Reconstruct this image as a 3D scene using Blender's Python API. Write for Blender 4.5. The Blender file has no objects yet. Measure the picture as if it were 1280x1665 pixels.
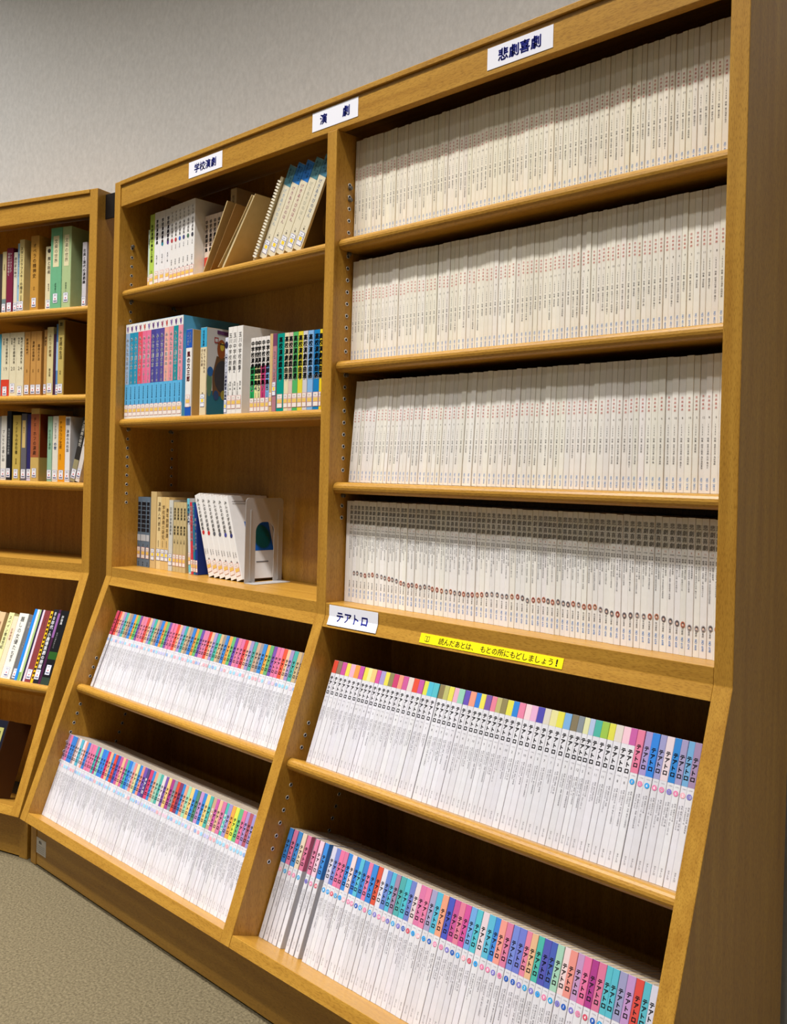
import bpy, math, random
from mathutils import Matrix, Vector

R = random.Random(11)
scene = bpy.context.scene
COL = scene.collection
S = 0.94                                   # survey units -> metres
def L(v): return v * S
def ZZ(z): return (z - 0.1) * S            # survey height -> metres above the carpet

# ------------------------------------------------------------------ camera
cam_d = bpy.data.cameras.new('camera'); cam = bpy.data.objects.new('camera', cam_d); COL.objects.link(cam)
yaw, pit, rol, FPX = 0.7654, -0.0041, 0.0249, 1509.54
fw = Vector((-math.sin(yaw) * math.cos(pit), math.cos(yaw) * math.cos(pit), math.sin(pit)))
rt = fw.cross(Vector((0, 0, 1))).normalized(); up = rt.cross(fw)
r2 = rt * math.cos(rol) + up * math.sin(rol); u2 = -rt * math.sin(rol) + up * math.cos(rol)
cam.matrix_world = Matrix(((r2.x, u2.x, -fw.x, L(2.4932)), (r2.y, u2.y, -fw.y, L(-1.3824)), (r2.z, u2.z, -fw.z, ZZ(1.1919)), (0, 0, 0, 1)))
cam_d.sensor_fit = 'VERTICAL'; cam_d.sensor_height = 24.0
cam_d.lens = FPX * 24.0 / 1665.0
cam_d.shift_x = -1.45 / 1665.0
cam_d.shift_y = -50.2 / 1665.0
cam_d.clip_start = 0.02
scene.camera = cam

# ------------------------------------------------------------------ light and exposure
w = bpy.data.worlds.new('room_air'); scene.world = w; w.use_nodes = True
w.node_tree.nodes['Background'].inputs[0].default_value = (1.0, 0.98, 0.95, 1)
w.node_tree.nodes['Background'].inputs[1].default_value = 0.065
CEIL = 4.0
def tube_or_fill(x, y, power, sx=1.25, sy=0.11, spread=94):
    d = bpy.data.lights.new('ceiling_tube_or_fill', 'AREA'); d.shape = 'RECTANGLE'; d.size = sx; d.size_y = sy
    d.energy = power; d.color = (1.0, 0.98, 0.965); d.spread = math.radians(spread)
    o = bpy.data.objects.new('ceiling_tube_or_fill', d); COL.objects.link(o); o.location = (x, y, CEIL - 0.05)
for x in (-1.15, 0.15, 1.45):
    tube_or_fill(x, -1.13, 30)
    tube_or_fill(x, -1.56, 13)
tube_or_fill(3.7, -1.13, 9)  # added fill to lift the right side panel and the wall strip behind it
for y in (-2.6, -4.4):  # unseen rows deeper in the room, put in as frontal fill
    for x in (-3.0, -1.4, 0.2):
        tube_or_fill(x, y, 3.2, spread=150)
    tube_or_fill(2.4, y, 3.6, spread=150)  # added fill that grazes the outer right side panel
scene.view_settings.view_transform = 'Standard'; scene.view_settings.look = 'None'
scene.view_settings.exposure = 0.17; scene.view_settings.gamma = 1.0; scene.view_settings.use_curve_mapping = False

# ------------------------------------------------------------------ helpers: colour, materials
def lin(c):
    f = lambda v: (v / 255.0) / 12.92 if v / 255.0 <= 0.04045 else ((v / 255.0 + 0.055) / 1.055) ** 2.4
    return (f(c[0]), f(c[1]), f(c[2]), 1.0)

def new_mat(name, rough=0.5, spec=0.5):
    m = bpy.data.materials.new(name); m.use_nodes = True
    b = m.node_tree.nodes['Principled BSDF']; b.inputs['Roughness'].default_value = rough
    b.inputs['Specular IOR Level'].default_value = spec
    return m, m.node_tree.nodes, m.node_tree.links, b

_flat = {}
def flat(c, rough=0.55, metal=0.0):
    k = (tuple(c), rough, metal)
    if k not in _flat:
        m, n, l, b = new_mat('ink_%02x%02x%02x' % tuple(int(v) for v in c[:3]), rough, 0.3)
        b.inputs['Base Color'].default_value = lin(c); b.inputs['Metallic'].default_value = metal
        _flat[k] = m
    return _flat[k]

def wood(name, axis):
    """lacquered beech: fine flecked grain running along AXIS"""
    m, n, l, b = new_mat(name, 0.34, 0.45)
    tc = n.new('ShaderNodeTexCoord'); mp = n.new('ShaderNodeMapping'); l.new(tc.outputs['Object'], mp.inputs[0])
    sc = [55, 55, 55]; sc['xyz'.index(axis)] = 3.0
    mp.inputs['Scale'].default_value = sc
    n1 = n.new('ShaderNodeTexNoise'); n1.inputs['Scale'].default_value = 1.0; n1.inputs['Detail'].default_value = 6; n1.inputs['Roughness'].default_value = 0.65
    l.new(mp.outputs[0], n1.inputs['Vector'])
    mp2 = n.new('ShaderNodeMapping'); l.new(tc.outputs['Object'], mp2.inputs[0])
    sc2 = [800, 800, 800]; sc2['xyz'.index(axis)] = 130.0
    mp2.inputs['Scale'].default_value = sc2
    n2 = n.new('ShaderNodeTexNoise'); n2.inputs['Scale'].default_value = 1.0; n2.inputs['Detail'].default_value = 2
    l.new(mp2.outputs[0], n2.inputs['Vector'])
    r1 = n.new('ShaderNodeValToRGB'); e = r1.color_ramp.elements
    e[0].position = 0.25; e[0].color = (0.365, 0.172, 0.021, 1); e[1].position = 0.75; e[1].color = (0.54, 0.292, 0.043, 1)
    l.new(n1.outputs[0], r1.inputs[0])
    r2_ = n.new('ShaderNodeValToRGB'); e = r2_.color_ramp.elements
    e[0].position = 0.34; e[0].color = (0.74, 0.70, 0.62, 1); e[1].position = 0.52; e[1].color = (1, 1, 1, 1)
    l.new(n2.outputs[0], r2_.inputs[0])
    mx = n.new('ShaderNodeMixRGB'); mx.blend_type = 'MULTIPLY'; mx.inputs[0].default_value = 1.0
    l.new(r1.outputs[0], mx.inputs[1]); l.new(r2_.outputs[0], mx.inputs[2]); l.new(mx.outputs[0], b.inputs['Base Color'])
    bp = n.new('ShaderNodeBump'); bp.inputs['Strength'].default_value = 0.05; bp.inputs['Distance'].default_value = 0.001
    l.new(n2.outputs[0], bp.inputs['Height']); l.new(bp.outputs[0], b.inputs['Normal'])
    return m
WOOD_X, WOOD_Z, WOOD_Y = wood('beech_lengthwise', 'x'), wood('beech_upright', 'z'), wood('beech_crosswise', 'y')

def paint(name, rough, spec=0.4, noise=0.05):
    """printed paper or card whose colour is the object's own colour, with a faint mottle"""
    m, n, l, b = new_mat(name, rough, spec)
    oi = n.new('ShaderNodeObjectInfo'); tc = n.new('ShaderNodeTexCoord')
    nz = n.new('ShaderNodeTexNoise'); nz.inputs['Scale'].default_value = 60; nz.inputs['Detail'].default_value = 4
    l.new(tc.outputs['Object'], nz.inputs['Vector'])
    rp = n.new('ShaderNodeValToRGB'); e = rp.color_ramp.elements
    e[0].position = 0.3; e[0].color = (1 - noise * 1.3, 1 - noise * 1.5, 1 - noise * 2, 1); e[1].position = 0.7; e[1].color = (1, 1, 1, 1)
    l.new(nz.outputs[0], rp.inputs[0])
    mx = n.new('ShaderNodeMixRGB'); mx.blend_type = 'MULTIPLY'; mx.inputs[0].default_value = 1.0
    l.new(oi.outputs['Color'], mx.inputs[1]); l.new(rp.outputs[0], mx.inputs[2]); l.new(mx.outputs[0], b.inputs['Base Color'])
    return m
COVER = paint('matt_cover_card', 0.5); GLOSS = paint('laminated_cover', 0.28, 0.5, 0.03); BAND = paint('printed_colour', 0.42, 0.4, 0.02)

def pages_mat():
    m, n, l, b = new_mat('page_edges', 0.85, 0.2)
    tc = n.new('ShaderNodeTexCoord'); mp = n.new('ShaderNodeMapping'); mp.inputs['Scale'].default_value = (2600, 6, 6); l.new(tc.outputs['Object'], mp.inputs[0])
    nz = n.new('ShaderNodeTexNoise'); nz.inputs['Scale'].default_value = 1; l.new(mp.outputs[0], nz.inputs['Vector'])
    rp = n.new('ShaderNodeValToRGB'); e = rp.color_ramp.elements
    e[0].position = 0.35; e[0].color = lin((158, 138, 110)); e[1].position = 0.65; e[1].color = lin((196, 180, 152))
    l.new(nz.outputs[0], rp.inputs[0]); l.new(rp.outputs[0], b.inputs['Base Color'])
    return m
PAGES = pages_mat()

def noise_surface(name, c0, c1, scale, bump, rough, detail=6, stretch=(1, 1, 1)):
    m, n, l, b = new_mat(name, rough, 0.15)
    tc = n.new('ShaderNodeTexCoord'); mp = n.new('ShaderNodeMapping'); mp.inputs['Scale'].default_value = stretch; l.new(tc.outputs['Object'], mp.inputs[0])
    nz = n.new('ShaderNodeTexNoise'); nz.inputs['Scale'].default_value = scale; nz.inputs['Detail'].default_value = detail; nz.inputs['Roughness'].default_value = 0.7
    l.new(mp.outputs[0], nz.inputs['Vector'])
    rp = n.new('ShaderNodeValToRGB'); e = rp.color_ramp.elements
    e[0].position = 0.3; e[0].color = lin(c0); e[1].position = 0.7; e[1].color = lin(c1)
    l.new(nz.outputs[0], rp.inputs[0]); l.new(rp.outputs[0], b.inputs['Base Color'])
    bp = n.new('ShaderNodeBump'); bp.inputs['Strength'].default_value = bump; bp.inputs['Distance'].default_value = 0.004
    l.new(nz.outputs[0], bp.inputs['Height']); l.new(bp.outputs[0], b.inputs['Normal'])
    return m
WALLPAPER = noise_surface('woven_wallpaper', (188, 187, 183), (206, 205, 201), 90, 0.12, 0.9, stretch=(1, 1, 0.6))
CARPET = noise_surface('cut_pile_carpet', (72, 63, 45), (138, 126, 98), 190, 0.9, 0.98, 8)
CEILING = flat((225, 224, 220), 0.9)
STEEL = flat((214, 214, 212), 0.25, 0.55); DARKSTEEL = flat((34, 30, 28), 0.45, 0.3); HOLE_SHADE = flat((14, 10, 7), 0.8)  # last one: shade inside a peg socket, put into a near-black colour
def enamel():
    m, n, l, b = new_mat('grey_enamelled_steel', 0.33, 0.5); b.inputs['Base Color'].default_value = lin((190, 188, 186)); b.inputs['Metallic'].default_value = 0.2
    return m
ENAMEL = enamel()

# ------------------------------------------------------------------ helpers: meshes and objects
def mesh(name, verts, faces, mats, idx=None):
    me = bpy.data.meshes.new(name); me.from_pydata([tuple(v) for v in verts], [], faces)
    for m in mats: me.materials.append(m)
    if idx: me.polygons.foreach_set('material_index', idx)
    me.update(); return me

def box_data(x0, x1, y0, y1, z0, z1):
    v = [(x0, y0, z0), (x1, y0, z0), (x1, y1, z0), (x0, y1, z0), (x0, y0, z1), (x1, y0, z1), (x1, y1, z1), (x0, y1, z1)]
    f = [(0, 3, 2, 1), (4, 5, 6, 7), (0, 1, 5, 4), (1, 2, 6, 5), (2, 3, 7, 6), (3, 0, 4, 7)]
    return v, f

def prism_data(poly, x0, x1):
    """poly: (y, z) ring, extruded along x"""
    n = len(poly)
    v = [(x0, y, z) for y, z in poly] + [(x1, y, z) for y, z in poly]
    f = [tuple(range(n)), tuple(range(2 * n - 1, n - 1, -1))] + [(i, i + n, (i + 1) % n + n, (i + 1) % n) for i in range(n)]
    return v, f

def fix_normals(me):
    import bmesh
    bm = bmesh.new(); bm.from_mesh(me); bmesh.ops.recalc_face_normals(bm, faces=bm.faces); bm.to_mesh(me); bm.free()

def bevel(me, off=0.0012, seg=2):
    import bmesh
    bm = bmesh.new(); bm.from_mesh(me); bmesh.ops.recalc_face_normals(bm, faces=bm.faces)
    bmesh.ops.bevel(bm, geom=[e for e in bm.edges if e.is_manifold and e.calc_face_angle(0) > 0.25], offset=off, segments=seg, affect='EDGES', profile=0.5, clamp_overlap=True)
    bm.to_mesh(me); bm.free()

def obj(name, me, parent=None, m4=None, color=None):
    o = bpy.data.objects.new(name, me); COL.objects.link(o)
    if parent is not None: o.parent = parent
    if m4 is not None:
        if parent is None: o.matrix_world = m4
        else: o.matrix_local = m4
    if color is not None: o.color = lin(color)
    return o

def empty(name, m4):
    o = bpy.data.objects.new(name, None); COL.objects.link(o); o.matrix_world = m4; o.empty_display_size = 0.05
    return o

def tag(o, label, cat, group=None):
    o['label'] = label; o['category'] = cat
    if group: o['group'] = group
    return o

def struct(o):
    o['kind'] = 'structure'; return o

def ordinal(n):
    return '%d%s' % (n, 'th' if 10 <= n % 100 <= 20 else {1: 'st', 2: 'nd', 3: 'rd'}.get(n % 10, 'th'))

# ------------------------------------------------------------------ helpers: lettering
_glyph = {}
_tc = bpy.data.curves.new('type', 'FONT'); _tc.size = 1.0; _tc.resolution_u = 2; _tc.fill_mode = 'FRONT'
_to = bpy.data.objects.new('type', _tc); _ts = bpy.data.scenes.new('type'); _ts.collection.objects.link(_to)
def glyph(ch, bold):
    if bold > 0.009:                        # heavier weight: the same outline struck again a hair aside
        k = (ch, bold)
        if k not in _glyph:
            gv, gf = glyph(ch, 0.0); n = len(gv); V, F = [], []
            sh = [(-bold, 0), (bold, 0), (0, bold), (0, -bold)] if bold >= 0.02 else [(-bold, 0), (bold, 0)]
            for q, (dx, dy) in enumerate(sh):
                V += [(x + dx, y + dy) for x, y in gv]; F += [tuple(i + q * n for i in t) for t in gf]
            _glyph[k] = (V, F)
        return _glyph[k]
    bold = 0.0
    k = (ch, bold)
    if k not in _glyph:
        _tc.body = ch
        _ts.view_layers[0].update(); dg = _ts.view_layers[0].depsgraph
        ev = _to.evaluated_get(dg); me = ev.to_mesh()
        if me is None or not len(me.vertices): _glyph[k] = ([], [])
        else:
            vs = [(v.co.x, v.co.y) for v in me.vertices]; fs = [tuple(p.vertices) for p in me.polygons]
            x0, x1 = min(v[0] for v in vs), max(v[0] for v in vs); y0, y1 = min(v[1] for v in vs), max(v[1] for v in vs)
            if ord(ch) < 0x250:
                cx, cy, s = (x0 + x1) / 2, (y0 + y1) / 2, 1.15
            elif ch == '・':
                cx, cy, s = (x0 + x1) / 2, (y0 + y1) / 2, 1.0
            elif ch in '、！':
                cx, cy, s = 0.49, 0.36, 1.0
            else:
                cx, cy, s = (x0 + x1) / 2, 0.36, 1.0
            _glyph[k] = ([((x - cx) * s, (y - cy) * s) for x, y in vs], fs)
        ev.to_mesh_clear()
    return _glyph[k]

class Print:
    """flat lettering and marks gathered into one mesh with one slot for each ink; x across, z up, at depth y"""
    def __init__(self, y=-0.0003): self.v, self.f, self.i, self.m, self.y = [], [], [], [], y
    def ink(self, c):
        m = flat(c) if not isinstance(c, bpy.types.Material) else c
        if m not in self.m: self.m.append(m)
        return self.m.index(m)
    def poly(self, pts, c, y=None):
        k = self.ink(c); b = len(self.v); yy = self.y if y is None else y
        self.v += [(x, yy, z) for x, z in pts]; self.f.append(tuple(range(b, b + len(pts)))); self.i.append(k)
    def rect(self, x0, x1, z0, z1, c, y=None): self.poly([(x0, z0), (x1, z0), (x1, z1), (x0, z1)], c, y)
    def disc(self, x, z, rx, rz, c, n=14, y=None): self.poly([(x + rx * math.cos(6.2832 * q / n), z + rz * math.sin(6.2832 * q / n)) for q in range(n)], c, y)
    def char(self, ch, x, z, sx, sz, c, bold=0.0, rot=False, y=None):
        gv, gf = glyph(ch, bold); k = self.ink(c); b = len(self.v); yy = self.y if y is None else y
        for gx, gz in gv:
            if rot: gx, gz = gz, -gx
            self.v.append((x + gx * sx, yy, z + gz * sz))
        for fc in gf: self.f.append(tuple(b + q for q in fc)); self.i.append(k)
    def down(self, text, x, ztop, size, c, bold=0.0, pitch=1.05, wide=1.0, y=None):
        z = ztop - size / 2
        for ch in text:
            if ch != ' ': self.char(ch, x, z, size * wide, size, c, bold, rot=ch in 'ー〜', y=y)
            z -= size * pitch * (0.62 if ch in ' ・' else 1.0)
        return z
    def turned(self, text, x, ztop, size, c, bold=0.0, pitch=0.66, y=None):
        z = ztop
        for ch in text:
            self.char(ch, x, z - size * pitch / 2, size, size, c, bold, rot=True, y=y); z -= size * pitch
        return z
    def across(self, text, x, z, size, c, bold=0.0, pitch=1.02, y=None):
        for ch in text:
            if ch != ' ': self.char(ch, x + size / 2, z, size, size, c, bold, y=y)
            x += size * pitch * (0.5 if ch in '、' else 1.0)
        return x
    def build(self, name):
        me = mesh(name, self.v, self.f, self.m, self.i); fix_normals_front(me); return me

def fix_normals_front(me):
    me.update()
    if len(me.polygons) and sum(p.normal.y * p.area for p in me.polygons) > 0: me.flip_normals()

BLACK, NAVY, GREY = (28, 26, 30), (28, 42, 164), (110, 108, 110)

# ------------------------------------------------------------------ the room
WC, WR = Vector((0.88, -6.05)), 6.36
def arc_wall(a0, a1, n, z0, z1, thick, rad):
    v, f = [], []
    for i in range(n + 1):
        a = math.radians(a0 + (a1 - a0) * i / n)
        for r in (rad, rad + thick):
            for z in (z0, z1): v.append((WC.x + r * math.sin(a), WC.y + r * math.cos(a), z))
    for i in range(n):
        b = i * 4; f += [(b, b + 4, b + 5, b + 1), (b + 2, b + 3, b + 7, b + 6), (b + 1, b + 5, b + 7, b + 3), (b, b + 2, b + 6, b + 4)]
    f += [(0, 1, 3, 2), (n * 4, n * 4 + 2, n * 4 + 3, n * 4 + 1)]
    me = mesh('wall_curved', v, f, [WALLPAPER]); fix_normals(me); return me
struct(obj('wall_back', arc_wall(-62, 50, 90, 0.0, CEIL, 0.12, WR)))
struct(obj('baseboard_back', (lambda me: (me.materials.clear(), me.materials.append(flat((70, 62, 54), 0.5)), me)[-1])(arc_wall(-62, 50, 90, 0.0, 0.07, 0.006, WR - 0.008))))
v, f = box_data(-6, 8, -7.5, 1.2, -0.06, 0.0); struct(obj('floor', mesh('floor', v, f, [CARPET])))
v, f = box_data(-6, 8, -7.5, 1.2, CEIL, CEIL + 0.06); struct(obj('ceiling', mesh('ceiling', v, f, [CEILING])))

# ------------------------------------------------------------------ bookcases
T, W1, W2 = L(0.0311), L(0.9), L(0.898)
X = [0, T, T + W1, 2 * T + W1, 2 * T + W1 + W2, 3 * T + W1 + W2]
H, ZHB, ZCAP, ZK, ZB, ZSB, ZT, ZBT = [ZZ(q) for q in (2.0331, 1.959, 2.0204, 0.8831, 0.9101, 0.8584, 0.2273, 0.2507)]
YT, YP, YB = L(-0.2423), L(-0.2085), L(0.2255)
AL = math.atan2(-YT, ZK - ZT)
UA, NB = Vector((0, math.sin(AL), math.cos(AL))), Vector((0, math.cos(AL), -math.sin(AL)))
def slope_y(z): return YT * (ZK - z) / (ZK - ZT)
def slant(a, b, x=0.0):                       # survey a (up the slope from the kink), b (into the case)
    p = Vector((x, 0, ZK)) + UA * L(a) + NB * L(b)
    return Matrix.Translation(p) @ Matrix.Rotation(-AL, 4, 'X')
TH = 0.30159
M_MAIN = Matrix.Identity(4)
M_LEFT = Matrix.Translation((L(-0.0809), L(-0.0108), 0)) @ Matrix.Rotation(TH, 4, 'Z')

def nose_poly(depth, r, n=8):
    """bullnosed shelf: y = 0 at the nose tip, z = 0 at the top face"""
    pts = [(r - r * math.sin(math.pi * q / n), -r + r * math.cos(math.pi * q / n)) for q in range(n + 1)]
    return pts + [(depth, -2 * r), (depth, 0.0)]

SR = L(0.0125)
def socket_row(name, parent, x, sgn, pts, m4=None):
    """chromed peg sockets in the side of a panel: a raised ring round a flat disc coloured like the shaded cup"""
    v, f, ix = [], [], []
    n = 10
    for (y, z) in pts:
        b = len(v)
        for r_, dx in ((0.0046, 0.0), (0.0042, 0.0007), (0.0029, 0.0008), (0.0026, 0.0002)):
            for q in range(n):
                a = 6.2832 * q / n; v.append((x + sgn * dx, y + r_ * math.cos(a), z + r_ * math.sin(a)))
        for k in range(3):
            for q in range(n):
                f.append((b + k * n + q, b + k * n + (q + 1) % n, b + (k + 1) * n + (q + 1) % n, b + (k + 1) * n + q)); ix.append(0)
        f.append(tuple(b + 3 * n + q for q in range(n))); ix.append(1)
    me = mesh(name, v, f, [STEEL, HOLE_SHADE], ix); fix_normals(me)
    o = obj(name, me, parent, m4); o['kind'] = 'stuff'; return o

def peg_mesh():
    v, f = [], []; n = 10
    prof = [(0.0, 0.0045), (0.006, 0.0045), (0.0068, 0.0036), (0.0068, 0.0)]
    for dx, r_ in prof[:3]:
        for q in range(n): v.append((dx, r_ * math.cos(6.2832 * q / n), r_ * math.sin(6.2832 * q / n)))
    for k in range(2):
        for q in range(n): f.append((k * n + q, k * n + (q + 1) % n, (k + 1) * n + (q + 1) % n, (k + 1) * n + q))
    f.append(tuple(2 * n + q for q in range(n)))
    me = mesh('shelf_peg', v, f, [flat((110, 108, 104), 0.4, 0.5)]); fix_normals(me); return me
PEG = peg_mesh()

def panel_poly(top, plinth_y):
    return [(YB, 0.0), (plinth_y, 0.0), (plinth_y, ZT), (YT, ZT), (0, ZK), (0, top), (YB, top)]

def part(name, data, mat, parent, m4=None, bev=0.0012):
    me = mesh(name, data[0], data[1], [mat])
    if bev: bevel(me, bev)
    else: fix_normals(me)
    return obj(name, me, parent, m4)

def bookcase(M, label, bays, xs, shelves, low_shelves):
    """xs: panel edges; shelves: per bay the survey heights of the shelf tops; low_shelves: per bay the survey a of the sloped shelf tops"""
    t = tag(empty('bookcase', M), label, 'bookcase')
    x_end = xs[-1]
    part('side_panel', prism_data(panel_poly(H, YP), xs[0], xs[1]), WOOD_Z, t)
    part('side_panel', prism_data(panel_poly(H, YP), xs[-2], xs[-1]), WOOD_Z, t)
    for i in range(1, bays):
        part('divider', prism_data(panel_poly(ZHB, YP + 0.03), xs[2 * i], xs[2 * i + 1]), WOOD_Z, t)
    e = 0.0004
    part('top_board', box_data(xs[1] + e, xs[-2] - e, -0.002, YB, ZCAP, H - 0.0005), WOOD_X, t)
    part('header_board', box_data(xs[1] + e, xs[-2] - e, 0.003, 0.022, ZHB, ZCAP - 0.0003), WOOD_X, t)
    part('back_panel', box_data(xs[1] + e, xs[-2] - e, YB - 0.009, YB - 0.002, 0.01, ZCAP - 0.001), WOOD_Z, t, bev=0)
    part('kick_board', box_data(xs[1] + e, xs[-2] - e, YP + 0.002, YP + 0.02, 0.003, ZT - 0.002), WOOD_X, t)
    for i in range(bays):
        a, b = xs[2 * i + 1] + e, xs[2 * i + 2] - e
        ys = slope_y(ZSB)
        part('ledge_board', prism_data([(0.0008, ZB), (0.0008, ZK - 0.0002), (ys + 0.0008, ZSB), (YB - 0.012, ZSB - 0.004), (YB - 0.012, ZB)], a, b), WOOD_X, t, bev=0.0008)
        hb = L(0.0249)
        part('bottom_board', box_data(a, b, 0.0008, 0.30, -hb, 0.0), WOOD_X, t, slant(-0.6742, 0.0), bev=0.0008)
        for zt in shelves[i]:
            sh = part('shelf', prism_data(nose_poly(YB - L(0.013) - 0.012, SR), a + 0.0006, b - 0.0006), WOOD_X, t, Matrix.Translation((0, L(0.013), ZZ(zt))), bev=0)
            for yy in (0.030, 0.172):
                obj('shelf_peg', PEG, sh, Matrix.Translation((a, L(yy), -2 * SR - 0.0046)))
        for at in low_shelves[i]:
            part('shelf', prism_data(nose_poly(0.285, SR), a + 0.0006, b - 0.0006), WOOD_X, t, slant(at, 0.013), bev=0)
        rows = [(L(0.0427), L(0.194))]
        zz = [ZZ(1.0983 + 0.02667 * q) for q in range(29)]
        skip = [ZZ(s) - SR for s in shelves[i]]
        for xx, sg in ((a - e, 1), (b + e, -1)):
            socket_row('peg_sockets', t, xx, sg, [(yy, z) for yy in rows[0] for z in zz if all(abs(z - s) > 0.014 for s in skip)])
            aa = [-0.2326 - 0.0267 * q for q in range(12)]
            socket_row('peg_sockets', t, xx, sg, [(L(bb), L(q)) for bb in (0.0428, 0.195) for q in aa if all(abs(q - s + 0.0125) > 0.016 for s in low_shelves[i])], slant(0, 0))
    return t

MAIN = bookcase(M_MAIN, 'wide beech bookcase with three white header signs and two bays of magazines', 2, X,
                [[1.7192, 1.3430], [1.7200, 1.4480, 1.1780]], [[-0.3110], [-0.3110]])
for y_, z_ in ((0.0427, 1.8505),):
    obj('shelf_peg', PEG, MAIN, Matrix.Translation((X[1], L(y_), ZZ(z_))))
for z_ in (1.838, 1.8115):
    obj('shelf_peg', PEG, MAIN, Matrix.Translation((X[3], L(0.0427), ZZ(z_))))
XL = [-(2 * T + W1), -(T + W1), -T, 0.0]
LEFTCASE = bookcase(M_LEFT, 'narrower beech bookcase of mixed hardbacks angled beside the wide one', 1, XL,
                    [[1.6900, 1.4210, 1.1520]], [[-0.3380]])

# dark joining plate between the two cases
jt = tag(empty('joining_plate', Matrix.Translation((L(-0.052), L(0.028), ZZ(1.985))) @ Matrix.Rotation(0.14, 4, 'Z')), 'small dark steel plate bridging the gap between the two bookcase tops', 'bracket')
me = mesh('plate', *box_data(-L(0.047), L(0.047), -0.002, 0.002, -0.035, 0.035), [DARKSTEEL]); bevel(me, 0.0008); obj('plate', me, jt)
sv, sf = [], []
for k, (r_, yy) in enumerate(((0.0045, -0.002), (0.0042, -0.004), (0.002, -0.0046))):
    for q in range(10): sv.append((r_ * math.cos(6.2832 * q / 10), yy, r_ * math.sin(6.2832 * q / 10)))
for k in range(2):
    for q in range(10): sf.append((k * 10 + q, k * 10 + (q + 1) % 10, (k + 1) * 10 + (q + 1) % 10, (k + 1) * 10 + q))
sf.append(tuple(20 + q for q in range(10)))
SCREW = mesh('screw', sv, sf, [STEEL]); fix_normals(SCREW)
for zz_ in (0.014, -0.008): obj('screw', SCREW, jt, Matrix.Translation((L(0.036), 0, zz_)))

# ------------------------------------------------------------------ signs and notices
def sign(text, x0, x1, z0, z1, y, label, spaced=False):
    cx = L((x0 + x1) / 2); cz = ZZ((z0 + z1) / 2); hw, hh = L(x1 - x0) / 2, L(z1 - z0) / 2
    me = mesh('shelf_sign', *box_data(-hw, hw, -0.0006, 0.0, -hh, hh), [flat((236, 236, 244), 0.4)]); fix_normals(me)
    o = tag(obj('shelf_sign', me, None, Matrix.Translation((cx, y, cz))), label, 'sign', 'shelf signs')
    p = Print(-0.0009); sz = 0.0232
    tot = len(text) * sz * 1.0
    p.across(text, -tot / 2, 0, sz, NAVY, 0.028, pitch=1.0)
    obj('lettering', p.build('lettering'), o)
sign('悲劇喜劇', 1.3805, 1.5297, 1.9692, 2.0108, 0.0028, 'white sign with four blue characters above the cream magazines of the wider-looking bay')
sign('演　　劇', 0.8755, 1.0257, 1.9724, 2.0153, 0.0028, 'white sign with two spaced blue characters over the divider')
sign('学校演劇', 0.3790, 0.5283, 1.9690, 2.0110, 0.0028, 'white sign with four blue characters above the leaning blue-topped books')

# bent card on the ledge edge
bt = 0.0006
hw = L(0.1515) / 2
def bent(hw, up_h, dn_h, y0):
    top = (0, up_h); kink = (0, 0); bot = (-math.sin(AL) * dn_h, -math.cos(AL) * dn_h)
    pts = [(top[0] - y0, top[1]), (kink[0] - y0, kink[1]), (bot[0] - y0, bot[1])]
    v = []
    for x in (-hw, hw):
        for (yy, zz) in pts: v.append((x, yy, zz))
        for (yy, zz) in pts: v.append((x, yy - bt, zz))
    f = [(0, 1, 7, 6), (1, 2, 8, 7), (3, 9, 10, 4), (4, 10, 11, 5), (0, 6, 9, 3), (2, 5, 11, 8), (0, 3, 4, 1), (1, 4, 5, 2), (6, 7, 10, 9), (7, 8, 11, 10)]
    me = mesh('shelf_sign', v, f, [flat((236, 238, 248), 0.4)]); fix_normals(me); return me
o = tag(obj('shelf_sign', bent(hw, L(0.0245), L(0.0195), 0.0004), None, Matrix.Translation((L(1.0525), 0, ZK))),
        'white folded card with four blue katakana on the ledge edge beside the yellow notice', 'sign', 'shelf signs')
p = Print(0.0); sz = 0.0228
for i_, ch in enumerate('テアトロ'):
    p.char(ch, (i_ - 1.5) * sz * 1.06 - 0.002, 0.001, sz, sz, (30, 42, 168), 0.022)
me = p.build('lettering')
for vv in me.vertices:
    if vv.co.z < 0: vv.co.y = math.tan(AL) * vv.co.z - 0.0014
    else: vv.co.y = -0.0014
obj('lettering', me, o)

NW = L(0.337) / 2; NH = L(0.0195) / 2
yo = tag(obj('notice_strip', (lambda me: (fix_normals(me), me)[-1])(mesh('notice_strip', *box_data(-NW, NW, -0.0006, 0.0, -NH, NH), [flat((246, 226, 22), 0.35)])), None,
             slant(-0.0107, 0.0004, L(1.4195))), 'long yellow notice strip asking readers to put books back, on the sloped ledge', 'notice')
p = Print(-0.0009); sz = 0.0132
xx = -NW + 0.046
xx = p.across('読んだあとは、 もとの所にもどしましょう', xx, -0.0005, sz, (60, 52, 14), 0.01, pitch=0.985)
p.char('！', xx + 0.009, -0.0005, sz * 1.1, sz * 1.1, (30, 26, 20), 0.05)
bx0 = -NW + 0.018                                        # little open-book mark
for s_ in (-1, 1):
    p.poly([(bx0 + s_ * 0.0, 0.004), (bx0 + s_ * 0.0055, 0.0052), (bx0 + s_ * 0.0055, -0.0048), (bx0, -0.006)], (70, 62, 16))
    p.poly([(bx0 + s_ * 0.0008, 0.0030), (bx0 + s_ * 0.0047, 0.0040), (bx0 + s_ * 0.0047, -0.0038), (bx0 + s_ * 0.0008, -0.0048)], (246, 226, 22), -0.0011)
obj('lettering', p.build('lettering'), yo)

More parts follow.
